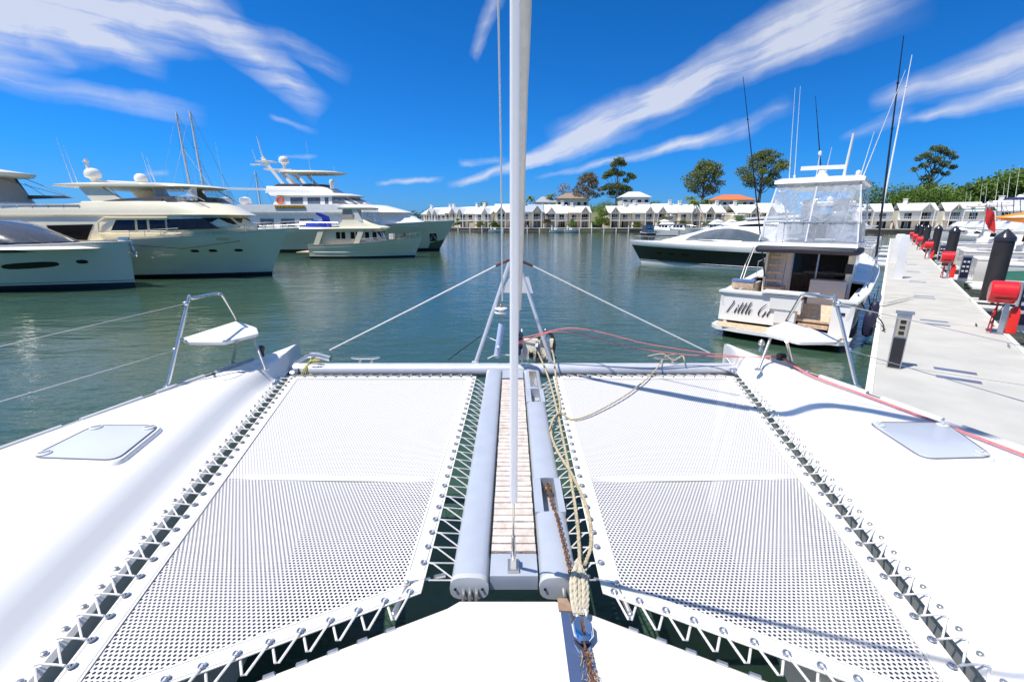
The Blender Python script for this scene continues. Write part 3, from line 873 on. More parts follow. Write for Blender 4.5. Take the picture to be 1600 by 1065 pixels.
# ---- anchor, roller, chain, ropes
g = G()
ar = empty('anchor_roller', (.24, 4.62, 1.86), 0, 'cream bow roller with black sheaves on the crossbeam right of the forestay', 'bow roller')
for x in (.10, .36):
    g.prism([at_range(800 + (x) * 158, 565, 4.62) * 1 + Vector((0, 0, 0)), Vector((x, 4.62, 1.86)), Vector((x, 4.60, 2.12)), Vector((x, 4.90, 2.16)), Vector((x, 5.0, 1.95))][1:], (.012, 0, 0))
lob('cheek_plate', g, WHITE, ar)
g = G(); g.prism([(.08, 4.60, 1.90), (.40, 4.60, 1.90), (.44, 4.66, 2.10), (.06, 4.66, 2.10)], (0, .05, 0)); lob('bracket', g, mat('cream casting', (.72, .66, .52), .5), ar)
for x in (.20, .275):
    g = G(); g.lathe([(.05, -.022), (.028, -.012), (.028, .012), (.05, .022)], (x, 4.56, 1.96), 16, 'x'); lob('sheave', g, DARK, ar, smooth=True)
g = G()
for x in (.165, .237, .31): g.beam((x, 4.55, 1.90), (x, 4.56, 2.02), .01, .06)
g.tube([(.15, 4.56, 1.96), (.33, 4.56, 1.96)], .008, 8); lob('sheave_frame', g, STEEL, ar)
an = empty('anchor', (.36, 4.85, 1.9), 0, 'dark galvanised anchor with hooped roll bar stowed ahead of the crossbeam', 'anchor')
g = G(); g.tube(bez([(.28, 4.62, 2.12), (.36, 4.72, 2.17), (.43, 4.74, 2.12), (.455, 4.72, 2.02), (.44, 4.74, 1.92)], 6), .017, 10); lob('roll_bar', g, mat('rusted galvanising', (.14, .11, .08), .7, .5, var=.3, scale=30), an, smooth=True)
g = G(); g.beam((.26, 4.62, 2.06), (.40, 5.05, 1.8), .03, .06); g.prism([(.30, 5.0, 1.88), (.50, 4.9, 1.82), (.40, 5.3, 1.62), (.25, 5.1, 1.7)], (0, 0, .02)); lob('shank', g, GALV, an)

CHP = [Vector(p) for p in ((.205, 2.35, 1.835), (.212, 2.2, 1.832), (.222, 2.08, 1.84), (.226, 2.0, 1.868), (.232, 1.9, 1.868), (.238, 1.8, 1.868), (.243, 1.7, 1.868), (.247, 1.62, 1.868), (.253, 1.55, 1.84), (.262, 1.47, 1.828))]
def links(root, curve, size, m, n_pts=10):
    lk = G(); pts = []
    for k in range(10):
        a = 2 * math.pi * k / 10; pts.append((math.cos(a) * size * .36, math.sin(a) * size * .62, 0))
    lk.tube(pts, size * .165, 6, closed=True)
    me = lk.mesh('link', m, True)
    C = bez(curve, 12); acc = 0; k = 0; step = size * .92
    for p, q in zip(C, C[1:]):
        d = (q - p).length
        while acc <= d:
            c = p + (q - p) * (acc / d); t = (q - p).normalized()
            o = link('link', me, root)
            up = Vector((0, 0, 1)); sd = t.cross(up).normalized(); up = sd.cross(t)
            M = Matrix((sd, t, up)).transposed().to_4x4()
            M = M @ Matrix.Rotation(math.radians((20 if k % 2 else 108) + random.uniform(-14, 14)), 4, 'Y')
            M.translation = c - root.location
            o.matrix_local = M
            acc += step; k += 1
        acc -= d
chn = empty('anchor_chain', (.24, 1.9, 1.86), 0, 'rusty anchor chain leaving the slot in the grey spar beside the walkway', 'chain')
links(chn, CHP, .0205, RUST)
ch2 = empty('anchor_chain', (.27, 1.1, 1.81), 0, 'rusty chain tail wrapped in frayed rope below the polished chain hook', 'chain', )
links(ch2, [Vector(p) for p in ((.262, 1.30, 1.83), (.268, 1.22, 1.825), (.272, 1.12, 1.825), (.278, 1.0, 1.825), (.282, .9, 1.825))], .0205, RUST)
g = G()
for k in range(120):
    y = random.uniform(1.0, 1.305); x = .264 + random.uniform(-.02, .022) * (1.2 - abs(y - 1.2)); q = Vector((x, y, 1.815 + random.uniform(0, .012)))
    g.tube([q, q + Vector((random.uniform(-.014, .014), random.uniform(-.03, .01), random.uniform(-.002, .01)))], .0012, 4)
tag(ob('frayed_strand', g, mat('frayed hemp', (.48, .34, .22), .9, var=.2, scale=50), None), 'tuft of frayed brown rope strands lying on the polished anchor chute', 'rope scrap', kind='stuff')
hk = empty('chain_hook', (.262, 1.375, 1.83), 0, 'polished steel chain hook joining the cream rope to the chain', 'chain hook')
g = G(); c = Vector((.262, 1.365, 1.84))
def hp(s, z, hole=False):
    return [(c.x + x * s, c.y + y * s, z) for x, y in ((-.018, .052), (-.040, .015), (-.036, -.03), (-.016, -.054), (.016, -.054), (.036, -.03), (.040, .015), (.018, .052))]
g.loft([hp(.85, 1.824), hp(1, 1.832), hp(1, 1.846), hp(.80, 1.856), hp(.35, 1.850)])
lob('hook_plate', g, mat('polished steel', (.70, .74, .82), .07, 1.0, var=.03), hk, smooth=True)
g = G(); g.beam((c.x + .001, c.y + .028, 1.8572), (c.x + .003, c.y - .03, 1.8572), .008, .006); lob('slot', g, RUST, hk)
g = G(); g.tube([(c.x + .024 * math.cos(a), c.y + .062 + .020 * math.sin(a), 1.845 + .008 * math.sin(a * 2)) for a in [k * math.pi / 6 for k in range(12)]], .0055, 8, closed=True); lob('eye_ring', g, STEEL, hk, smooth=True)

def rope(name, pts, r, m, label, cat_='rope', n=8, group=None, sub=8, twist=True):
    """a laid rope: three strands twisted round the path"""
    C = bez(pts, sub); g = G()
    if not twist:
        g.tube(C, r, n)
    else:
        # resample evenly
        S = [C[0]]; L = 0
        for p, q in zip(C, C[1:]):
            d = (q - p).length; k = max(1, int(d / (r * 1.3)))
            for i in range(1, k + 1): S.append(p + (q - p) * i / k)
        acc = 0; strands = [[], [], []]
        for i, p in enumerate(S):
            t = (S[min(i + 1, len(S) - 1)] - S[max(i - 1, 0)]).normalized()
            ref = Vector((0, 0, 1)) if abs(t.z) < .95 else Vector((1, 0, 0))
            u = t.cross(ref).normalized(); w = u.cross(t)
            if i: acc += (p - S[i - 1]).length
            for s in range(3):
                a = acc / (r * 7) * 2 * math.pi + s * 2.094
                strands[s].append(p + (u * math.cos(a) + w * math.sin(a)) * r * .48)
        for s in strands: g.tube(s, r * .56, 5)
    o = ob(name, g, m, None, smooth=True, fix=False)
    return tag(o, label, cat_, group)
zt = 1.862
rope('bridle_rope', [(.26, 4.52, 2.02), (.30, 4.44, 1.94), (.335, 4.3, 1.875), (.352, 3.9, zt), (.355, 3.4, zt), (.35, 2.95, zt), (.345, 2.6, zt), (.335, 2.2, zt), (.318, 1.9, zt + .006), (.30, 1.72, 1.868), (.29, 1.62, 1.868)],
     .0095, ROPEC, 'cream braided rope running straight aft beside the slotted spar', sub=6)
rope('bridle_rope', [(.40, 4.52, 2.08), (.425, 4.4, 1.96), (.42, 4.2, 1.88), (.40, 3.7, 1.866), (.375, 3.32, 1.87), (.315, 3.18, 1.872), (.28, 3.02, 1.868), (.275, 2.85, 1.866), (.305, 2.6, 1.87), (.345, 2.4, 1.875), (.38, 2.15, 1.87), (.385, 1.95, 1.866), (.36, 1.78, 1.864), (.315, 1.66, 1.868)],
     .0095, ROPEC, 'cream rope looping out over the spar and lacing beside the walkway', sub=6)
rope('loose_rope', [on_level(1060, 553, 1.93), on_level(1040, 557, 1.92), on_level(1022, 580, 1.89), on_level(985, 612, 1.875), on_level(930, 644, 1.866), on_level(895, 655, 1.866), on_level(878, 645, 1.875), on_level(866, 652, 1.885), on_level(858, 672, 1.88)],
     .0075, ROPEC, 'tan rope curving across the right trampoline up to the crossbeam', sub=10)
rope('rope_tail', [at_range(1012, 556, 4.6), at_range(1036, 553, 4.55), at_range(1052, 563, 4.5), at_range(1066, 556, 4.55), at_range(1070, 566, 4.45)], .0085, ROPEC, 'short knotted rope tail on the right end of the crossbeam')
# thick eye splice above the hook
g = G()
for k in range(5):
    off = [-.030, -.016, .0, .016, .028][k]
    pts = [Vector((.285 + off * .35, 1.68 - abs(off), 1.872)), Vector((.278 + off, 1.58, 1.868 + .008 * (k % 2))), Vector((.271 + off * 1.05, 1.50, 1.852 + .006 * (k % 2))), Vector((.264 + off * .7, 1.425, 1.843))]
    C = bez(pts, 8)
    for s in range(3):
        g.tube([p + Vector((math.cos(i * .75 + s * 2.09) * .0045, 0, math.sin(i * .75 + s * 2.09) * .0045)) for i, p in enumerate(C)], .0055, 6)
o = ob('eye_splice', g, mat('pale braided splice', (.70, .62, .46), .85, var=.12, scale=60, bump=.8, bscale=420), None, smooth=True, fix=False)
tag(o, 'thick pale spliced rope bundle just above the polished chain hook', 'rope splice')
# yellow coil hanging on the left end of the beam
g = G(); base = on_level(497, 556, 1.88)
for k in range(9):
    h = .055 + .012 * (k % 4); x0 = base.x - .02 + .011 * k
    g.tube([Vector((x0 + .018 * math.sin(a), 4.50 + .085 * math.cos(a) * (1 if math.cos(a) > 0 else 1), 1.80 + h * 1.25 * math.sin(a + .3 * k) - (.03 if math.sin(a) < 0 else 0))) for a in [i * math.pi / 8 for i in range(16)]], .0062, 6, closed=True)
for k in range(3): g.tube(bez([(base.x + .03, 4.47, 1.90), (base.x + .08 + .03 * k, 4.46, 1.93), (base.x + .12 + .02 * k, 4.5, 1.94 - .02 * k), (base.x + .05, 4.5, 1.90)], 5), .0065, 6)
tag(ob('rope_coil', g, ROPEY, None, smooth=True, fix=False), 'yellow rope coiled and hitched over the left end of the crossbeam', 'rope coil')
# red flecked furling lines
DR = Vector((.11, 4.50, 2.16))
rope('furling_line', [DR, at_range(900, 513, 4.4), at_range(1010, 537, 4.4), at_range(1100, 551, 4.45), at_range(1165, 557, 4.45), BLKP + Vector((0, 0, .02))], .0055, ROPER, 'upper of two red flecked lines from the furling drum to the right bow block', group=None, twist=False)
rope('furling_line', [DR - Vector((0, 0, .04)), at_range(880, 518, 4.42), at_range(1000, 545, 4.42), at_range(1100, 556, 4.46), BLKP + Vector((-.02, 0, .0))], .0055, ROPER, 'lower of two red flecked lines from the furling drum to the right bow block', twist=False)
for k, off in enumerate((0, .016)):
    pts = [BLKP + Vector((off, -.02, 0))] + [Vector((Xo(Y) - .19 + off - .02 * (4 - Y), Y, 2.032)) for Y in (3.7, 3.2, 2.7, 2.2, 1.6, .8)]
    rope('furling_line', pts, .0058, ROPER, ('outboard' if k else 'inboard') + ' strand of the red line pair lying along the right side deck', twist=False)
rope('lazy_line', [at_range(752, 524, 4.6), at_range(730, 540, 4.7), at_range(700, 562, 4.75)], .005, ROPEB, 'thin black line slung below the left striker strut', twist=False)

# ================================================================ boats
def lerp(a, b, t): return a + (b - a) * t
def smooth01(t): t = max(0, min(1, t)); return t * t * (3 - 2 * t)
class Hull:
    """a motor yacht hull: stern at x=0, bow towards +x, centreline y=0, water z=0"""
    def __init__(s, L, B, hs, hb, rake, full=.5, flare=.16, sheer=1.8, hm=None, tuck=.0):
        s.L, s.B, s.hs, s.hb, s.rake, s.full, s.flare, s.sh, s.hm = L, B, hs, hb, rake, full, flare, sheer, hm
    def top(s, t): return s.hs + (s.hb - s.hs) * t ** s.sh
    def half(s, t, u):
        d = 1 if t < s.full else max(0.0, 1 - ((t - s.full) / (1 - s.full)) ** 2.4)
        w = 1 if t < s.full * .7 else max(0.0, 1 - ((t - s.full * .7) / (1 - s.full * .7)) ** 1.7)
        a = s.B / 2 * (1 - s.flare * .5) * w; b = s.B / 2 * d
        return max(.012, lerp(a, b, smooth01(u * .6 + .4 * u * u) if u > 0 else 0)) * (.93 + .07 * min(1, t * 6))
    def pt(s, t, z, sg=1, off=0.0):
        h = s.top(t); u = max(0, min(1, z / h))
        x = t * (s.L - s.rake * (1 - u) * t ** 2)
        y = s.half(t, u) * (1 if z >= 0 else (1 + z * .5))
        return (x, sg * (y + off), z)
    def t_at(s, x, z):
        lo, hi = 0.0, 1.0
        for _ in range(30):
            m = (lo + hi) / 2
            if s.pt(m, z)[0] < x: lo = m
            else: hi = m
        return (lo + hi) / 2
    def band(s, z0, z1, n=30, rows=7, topfrac=False):
        g = G(); rings = []
        for i in range(n + 1):
            t = (i / n) ** .85 if i < n else 1.0
            h = s.top(t); r = []
            zz0 = z0 if z0 is not None else 0; zz1 = h if z1 is None else min(z1, h)
            ps = [s.pt(t, lerp(zz0, zz1, j / rows), 1) for j in range(rows + 1)]
            r = ps + [(x, -y, z) for x, y, z in ps[::-1]]
            rings.append(r)
        g.loft(rings); return g
    def build(s, root, m, boot, boot_h=.22, deckm=None, stripe=None):
        g = s.band(boot_h, None); h = ob('hull', g, m, root, smooth=True)
        ob('boot_stripe', s.band(-.5, boot_h - .004, rows=2), boot, h, smooth=True)
        if stripe:
            g = G()
            for sg in (-1, 1):
                for q in (boot_h + stripe[0],):
                    g.tube([s.pt(t / 24, q, sg, .008) for t in range(1, 25)], stripe[1], 4)
            ob('rubbing_stripe', g, stripe[2], h)
        g = G(); rings = []
        for i in range(25):
            t = i / 24; x, y, z = s.pt(t, s.top(t)); rings.append([(x, y + .02, z + .02), (x, y + .02, z + .07), (x, -y - .02, z + .07), (x, -y - .02, z + .02)])
        g.loft(rings); ob('gunwale', g, deckm or WHITE, h)
        return h
    def port(s, root, x0, x1, z0, z1, m=DGLASS, name='porthole', sides=(-1,), r=.35, skew=0.0):
        for sg in sides:
            g = G(); out = []
            for k in range(16):
                a = 2 * math.pi * k / 16; cx, cz = (x0 + x1) / 2, (z0 + z1) / 2
                cc, ss = math.cos(a), math.sin(a)
                x = cx + (x1 - x0) / 2 * math.copysign(abs(cc) ** r, cc); z = cz + (z1 - z0) / 2 * math.copysign(abs(ss) ** r, ss)
                z += skew * (x - cx)
                out.append((x, z))
            cx, cz = (x0 + x1) / 2, (z0 + z1) / 2
            rr = []
            for f, o_ in ((1, -.04), (1, .010), (.75, .014), (.5, .015), (.25, .015), (.02, .015)):
                rr.append([(lambda X, Z_: s.pt(s.t_at(X, Z_), Z_, sg, o_))(cx + (x - cx) * f, cz + skew * 0 + (z - cz) * f) for x, z in out])
            g.loft(rr); ob(name, g, m, root)
    def rail(s, root, t0, t1, h, n, r=.02, m=STEEL, name='guard_rail', inset=.12):
        g = G()
        for sg in (-1, 1):
            P = []
            for i in range(n + 1):
                t = lerp(t0, t1, i / n); x, y, z = s.pt(t, s.top(t)); y = max(.02, y - inset)
                g.tube([(x, sg * y, z), (x + .03, sg * y, z + h)], r * .8, 6); P.append((x + .03, sg * y, z + h))
            g.tube(P, r, 6)
            if h > .5: g.tube([(p[0], p[1], p[2] - h * .45) for p in P], r * .5, 5)
        return ob(name, g, m, root)

class Cabin:
    """layers: (z, x_aft, x_fore, half width, length of the rounded front)"""
    def __init__(s, layers): s.l = layers
    def at(s, z):
        l = s.l
        if z <= l[0][0]: return l[0]
        for a, b in zip(l, l[1:]):
            if z <= b[0]:
                t = (z - a[0]) / max(1e-6, b[0] - a[0]); return tuple(lerp(p, q, t) for p, q in zip(a, b))
        return l[-1]
    def outline(s, z, off=0.0, n=8, aft=0.0):
        _, x0, x1, w, rf = s.at(z); out = [(x0 - off * 0, -w - off, z)]
        for k in range(n + 1):
            a = -math.pi / 2 + math.pi * k / n
            out.append((x1 - rf + (rf + off) * math.cos(a) ** .8 if math.cos(a) > 1e-6 else x1 - rf, (w + off) * math.sin(a), z))
        out.append((x0, w + off, z)); return out
    def build(s, root, m, name='cabin'):
        g = G(); g.loft([s.outline(l[0]) for l in s.l]); return ob(name, g, m, root, smooth=True)
    def win(s, root, pts, m=DGLASS, name='window', sides=(-1,), frame=None, off=.006):
        for sg in sides:
            g = G(); a = []; b = []
            for x, z in pts:
                w = s.at(z)[3]; a.append((x, sg * (w + off), z)); b.append((x, sg * (w - .05), z))
            g.loft([b, a]); o = ob(name, g, m, root)
            if frame:
                g = G(); g.tube([(x, sg * (s.at(z)[3] + off), z) for x, z in pts], .028, 4, closed=True); ob('window_frame', g, frame, o)
    def screen(s, root, z0, z1, a0, a1, n, m=DGLASS, name='windscreen_pane', gap=.06, off=.012):
        """panes round the curved front between two bearings (degrees from dead ahead)"""
        for i in range(n):
            b0 = math.radians(lerp(a0, a1, (i + gap) / n)); b1 = math.radians(lerp(a0, a1, (i + 1 - gap) / n)); g = G()
            rings = []
            for o_ in (off, -.04):
                r = []
                for z, rng in ((z0, range(5)), (z1, range(4, -1, -1))):
                    _, x0, x1, w, rf = s.at(z)
                    for k in rng:
                        a = lerp(b0, b1, k / 4); ca = max(1e-6, math.cos(a)) ** .8
                        r.append((x1 - rf + (rf + o_) * ca, (w + o_) * math.sin(a), z))
                rings.append(r)
            g.loft(rings); ob(name, g, m, root)
def slab(layers, root, m, name):
    return Cabin(layers).build(root, m, name)
def antenna(root, x, y, z, h, r=.012, lean=(0, 0), m=WHITE, name='antenna'):
    g = G(); g.tube([(x, y, z), (x + lean[0] * .1, y + lean[1] * .1, z + h * .1), (x + lean[0], y + lean[1], z + h)], [r * 1.6, r * 1.2, r * .5], 6)
    return ob(name, g, m, root)
def dome(root, x, y, z, r, m=WHITE):
    g = G(); g.lathe([(r * .45, 0), (r * .5, r * .25), (r * .95, r * .45), (r, r * .9), (r * .88, r * 1.3), (r * .55, r * 1.62), (.01, r * 1.72)], (x, y, z), 16)
    return ob('radar_dome', g, m, root, smooth=True)

# ---- A: sleek white coupe, hull colour toned for shade, nearest on the left
rA = empty('motor_yacht', (-19.45 - 19, 23.6, 0), 0, 'white motor yacht, hull toned for shade, with dark raked windscreen, nearest boat on the left', 'motor yacht')
A = Hull(19, 5.0, 1.95, 2.3, .12, full=.45, flare=.05, sheer=1.5)
hA = A.build(rA, SHADEH, BLACKB, .30, WHITE, (.10, .012, DARK))
A.port(hA, 14.0, 16.25, 1.12, 1.42, DGLASS, 'hull_window', (-1, 1), .7, .05)
A.port(hA, 16.9, 17.35, 1.30, 1.50, DGLASS, 'porthole', (-1, 1), .9)
cA = Cabin([(1.9, 2, 16.5, 2.05, 3.4), (2.4, 2, 15.9, 2.0, 3.4), (3.1, 2.4, 14.3, 1.8, 3.0), (3.38, 2.8, 13.3, 1.6, 2.6)])
oA = cA.build(rA, mat('dark coupe roof', (.06, .065, .08), .15, var=.1, coat=.5), 'coachroof')
cA.win(oA, [(4, 2.42), (12.4, 2.42), (11.2, 3.12), (4.4, 3.12)], BRGLASS, 'side_window', (-1, 1))
cA.screen(oA, 2.35, 3.2, -88, 88, 3, BRGLASS, 'windscreen_pane', .03)
g = G(); g.loft([[(x, y, 2.05 + .12 * k) for x, y, _ in Cabin([(0, 3, 18.2 - k * .5, 2.2 - k * .1, 5)]).outline(0)] for k in (0, 1)]); ob('foredeck', g, WHITE, rA)
g = G(); g.box((18.8, 0, 2.5), (.5, .10, .14)); g.tube([(18.5, 0, 2.42), (19.15, 0, 2.35), (19.2, 0, 1.9)], .05, 8); g.tube([(19.1, -.25, 1.8), (19.25, 0, 1.55), (19.1, .25, 1.8)], .05, 8); ob('bow_anchor', g, STEEL, rA)
rp = G(); rp.tube([(19.1, -.2, 2.2), (20.6, 1.6, 1.9), (22.0, 4.5, 2.2)], .018, 5); ob('mooring_line', rp, ROPEB, rA)

# ---- B: cream flybridge yacht
rB = empty('motor_yacht', (-37.1, 29.4, 0), 0, 'cream flybridge motor yacht with hardtop, two radar domes and black side windows', 'motor yacht')
Bh = Hull(23, 5.6, 2.0, 2.85, 1.4, full=.60, flare=.30, sheer=2.4)
hB = Bh.build(rB, CREAMH, BLACKB, .24, CREAM)
for x in (18.0, 18.9, 20.15): Bh.port(hB, x, x + .42, 1.55, 1.72, DGLASS, 'porthole', (-1, 1), .8)
Bh.port(hB, 19.6, 20.2, 2.25, 2.38, STEEL, 'hawse_pipe', (-1, 1), .5)
Bh.rail(rB, .66, .985, .5, 9, .018)
Bdk = ob('foredeck', G().loft([[(x, y, 2.1 + k * .35) for x, y, _ in Cabin([(0, 2, 20.6 - k * .9, 1.9 - k * .35, 4)]).outline(0)] for k in (0, 1)]), CREAM, rB, smooth=True)
hsB = Cabin([(1.95, 5.2, 19.4, 2.3, 5.0), (2.6, 5.2, 20.6, 2.3, 4.4), (2.8, 5.2, 20.9, 2.29, 3.6), (3.05, 5.2, 20.9, 2.26, 2.8), (3.60, 5.2, 20.2, 2.2, 2.2), (3.72, 5.0, 20.6, 2.32, 2.4)])
cB = hsB.build(rB, CREAM, 'saloon')
for x0, x1, s0 in ((13.9, 15.35, .35), (15.45, 16.05, 0), (16.15, 17.1, 0)): hsB.win(cB, [(x0, 2.80), (x1, 2.80), (x1, 3.46), (x0 + s0, 3.46)], DGLASS, 'window', (-1, 1), CREAM, off=.03)
hsB.win(cB, [(17.2, 2.84), (20.2, 2.94), (19.2, 3.5), (17.2, 3.46)], DGLASS, 'raked_window', (-1, 1), off=.045)
hsB.screen(cB, 3.0, 3.55, -70, 70, 3)
g = G()
for sg in (-1, 1): g.tube([(13.2, sg * 2.37, 2.66), (13.3, sg * 2.35, 3.3), (13.7, sg * 2.32, 3.55), (17.3, sg * 2.30, 3.55)], .05, 6); g.tube([(13.2, sg * 2.38, 2.66), (18.0, sg * 2.38, 2.66)], .05, 6)
ob('window_recess', g, CREAM, cB)
hsB.win(cB, [(10.2, 3.12), (12.9, 3.18), (12.4, 2.29), (10.7, 2.29)], DGLASS, 'aft_deck_opening', (-1, 1), off=.05)
fb = Cabin([(3.72, 5.0, 20.9, 2.3, 3.0), (3.9, 5.6, 20.5, 2.28, 3.0), (4.36, 12.3, 19.7, 2.15, 2.6), (4.46, 12.4, 19.4, 2.08, 2.6)])
fB = fb.build(rB, CREAM, 'flybridge')
sc = Cabin([(4.44, 13.4, 19.4, 2.09, 2.4), (4.72, 13.6, 18.9, 2.0, 2.3)]); sc.win(fB, [(13.6, 4.46), (17.0, 4.50), (17.0, 4.74), (14.6, 4.60)], BRGLASS, 'wind_deflector', (-1, 1)); sc.screen(fB, 4.44, 4.74, -88, 88, 5, BRGLASS, 'wind_deflector', .03)
ht = slab([(5.22, 11.8, 18.9, 1.95, 2.2), (5.30, 10.9, 19.3, 2.1, 2.4), (5.40, 11.0, 19.1, 2.1, 2.4), (5.52, 12.2, 17.4, 1.65, 2.0)], rB, CREAM, 'hardtop')
for sg in (-1, 1):
    g = G(); g.prism([(12.2, sg * 1.9, 5.26), (13.5, sg * 1.9, 5.26), (14.9, sg * 2.05, 4.4), (13.0, sg * 2.05, 4.4)], (0, -sg * .18, 0)); ob('arch_leg', g, CREAM, rB)
    g = G(); g.prism([(16.2, sg * 1.7, 5.26), (16.9, sg * 1.7, 5.26), (17.4, sg * 1.85, 4.5), (16.7, sg * 1.85, 4.5)], (0, -sg * .1, 0)); ob('screen_post', g, BEIGEC, rB)
    g = G(); g.tube([(13.8, sg * 1.7, 5.25), (14.6, sg * 1.85, 4.5)], .03, 6); g.tube([(17.9, sg * 1.8, 5.26), (19.2, sg * 1.7, 4.5)], .025, 6); ob('stainless_prop', g, STEEL, rB)
    g = G(); g.add([(17.0, sg * 1.85, 5.25), (18.8, sg * 1.6, 5.25), (18.9, sg * 1.85, 4.5), (17.2, sg * 1.95, 4.5)], [(0, 1, 2, 3)]); ob('clear_curtain', g, PVC, rB)
dome(rB, 11.9, -.4, 5.72, .42); dome(rB, 13.9, .7, 5.62, .36)
g = G(); g.tube([(11.9, -.4, 5.4), (11.9, -.4, 5.8)], .12, 8); g.tube([(11.8, -.4, 5.72), (14.2, .6, 5.66)], .06, 6); g.tube([(11.7, -.4, 6.35), (11.65, -.4, 6.95)], [.10, .08], 8); g.box((11.65, -.4, 6.8), (.24, .24, .05)); ob('radar_mast', g, WHITE, rB)
for x, y, h in ((11.3, -1.2, 2.6), (11.7, -1.3, 2.2), (14.2, 1.2, 2.2), (14.6, 1.0, 1.9), (14.9, .6, 1.3)): antenna(rB, x, y, 5.4, h, .016, (-.35, 0))
g = G()
for k in range(8): g.tube([(6 + k * .9, -2.22, 3.8), (6 + k * .9, -2.22, 4.25)], .02, 5)
g.tube([(6, -2.22, 4.27), (12.3, -2.22, 4.27)], .028, 5); ob('boat_deck_rail', g, STEEL, rB)
g = G(); g.loft([[(x, y * s, z) for x, y, z in ((4, 0, 4.0), (4.1, .7, 4.1), (4.2, .8, 4.55), (4.2, -.8, 4.55), (4.1, -.7, 4.1))] if 0 else [(4.2 + k * 2.2, y, z) for y, z in ((0, 4.05), (.6 - k * .25, 4.12), (.75 - k * .4, 4.5), (-.75 + k * .4, 4.5), (-.6 + k * .25, 4.12))] for s, k in ((1, 0), (1, 1), (.6, 1.7))]); 
td = ob('tender', g, mat('pale tender hull', (.62, .55, .40), .4), None); td.location = (-33.6, 29.4, -.28); tag(td, 'small pale tender lashed on the boat deck of the cream flybridge yacht', 'tender')
g = G(); g.beam((7.2, -1.9, 4.12), (9.2, -1.9, 4.12), .5, .18); pb = ob('paddleboard', g, mat('green foam board', (.05, .30, .15), .5), None); pb.location = (-35.0, 29.4, -.22); tag(pb, 'green paddleboard behind the boat deck rail of the cream yacht', 'paddleboard')

# ---- Z: hardtop yacht behind, only its flybridge shows
rZ = empty('motor_yacht', (-56.7, 37.5, -.6), 0, 'white yacht with beige flybridge curtains and curved hardtop, cut by the left edge', 'motor yacht')
Zh = Hull(25, 6, 2.2, 2.6, 1.2); Zh.build(rZ, HULLW, NAVYB, .3)
zc = Cabin([(2.2, 3, 20, 2.6, 4), (4.6, 3, 18.6, 2.4, 4), (4.8, 2.8, 18.4, 2.5, 4)]); oz = zc.build(rZ, WHITE, 'saloon'); zc.win(oz, [(5, 3.2), (16, 3.2), (14.6, 4.2), (5, 4.2)], DGLASS, 'window', (-1, 1))
zf = Cabin([(4.8, 4, 19.0, 2.5, 4), (5.2, 4, 18.6, 2.4, 4), (5.4, 4, 18.3, 2.35, 4)]); zf.build(rZ, WHITE, 'flybridge')
ze = Cabin([(5.4, 5, 18.0, 2.3, 2.2), (7.3, 5, 16.9, 2.0, 2.0)]); ez = ze.build(rZ, BEIGEC, 'enclosure')
g = G()
for sg in (-1, 1): g.tube([(17.9 - .9, sg * 1.9, 5.4), (16.2, sg * 1.75, 7.3)], .09, 8); pass
ob('canopy_post', g, mat('dark post', (.08, .08, .1), .3), rZ)
slab([(7.3, 5, 18.6, 2.2, 3), (7.55, 4.6, 18.9, 2.35, 3.2), (7.75, 5, 17.6, 2.2, 3), (8.1, 6, 15.5, 1.6, 2.5)], rZ, WHITE, 'hardtop')
g = G(); g.prism([(17.6, 1, 5.7), (21.2, 1, 5.78), (20.5, 1, 5.95), (17.6, 1, 6.0)], (0, .15, 0)); g.tube([(17.4, 1, 7.4), (21, 1, 5.9)], .025, 5); g.tube([(17.6, 1, 6.9), (19, 1, 5.95)], .02, 5); g.tube([(17.3, -.6, 7.2), (20.6, 1, 5.95)], .018, 5); ob('crane_boom', g, mat('dark post', (.08, .08, .1), .3), rZ)

# ---- C: big white raised pilothouse yacht
rC = empty('motor_yacht', (-36.7, 54.9, 0), 0, 'large white three deck yacht with gold nameplate, orange lifebuoy and radar arch', 'motor yacht')
Ch = Hull(30, 7.2, 2.3, 3.45, 2.0, full=.5, flare=.26, sheer=1.5)
hC = Ch.build(rC, SHADEH, BLACKB, .35, WHITE)
g = G(); Z = [Ch.pt(Ch.t_at(x, z), z, -1, .02) for x, z in ((27.15, 2.0), (27.9, 2.05), (27.95, 1.15), (27.15, 1.1))]
g.prism(Z, (0, .2, 0)); ap = ob('anchor_pocket', g, PLAST, hC)
g = G(); a = [Ch.pt(Ch.t_at(x, z), z, -1, .06) for x, z in ((27.25, 1.3), (27.5, 1.9), (27.85, 1.3))]; g.tube(a, .05, 6); ob('stowed_anchor', g, STEEL, ap)
g = G(); ps = [(26.9, .36), (29.0, .36), (29.55, 1.35), (27.1, .95)]
g.loft([[Ch.pt(Ch.t_at(x, z), z, -1, o_) for x, z in ps] for o_ in (-.05, .015)]); ob('bow_guard', g, mat('dark bow guard', (.10, .12, .09), .2, .6), hC)
mc = Cabin([(2.3, 3.5, 22.2, 3.0, 4), (4.2, 3.5, 21.2, 2.95, 4), (4.35, 1.5, 21.4, 3.25, 4)]); cC = mc.build(rC, WHITE, 'main_deck_house')
for x in (8.9, 11.2, 13.3): mc.win(cC, [(x, 2.75), (x + 1.55, 2.75), (x + 1.55, 3.7), (x, 3.7)], SGLASS, 'window', (-1, 1), TIMB)
mc.win(cC, [(4.6, 2.6), (6.5, 2.6), (6.5, 3.85), (5.8, 3.85)], DGLASS, 'door_opening', (-1,))
ud = Cabin([(4.35, 1.5, 25.2, 3.3, 6), (4.6, 1.5, 24.4, 3.3, 6), (5.15, 1.6, 22.2, 3.25, 5)]); ud.build(rC, WHITE, 'upper_bulwark')
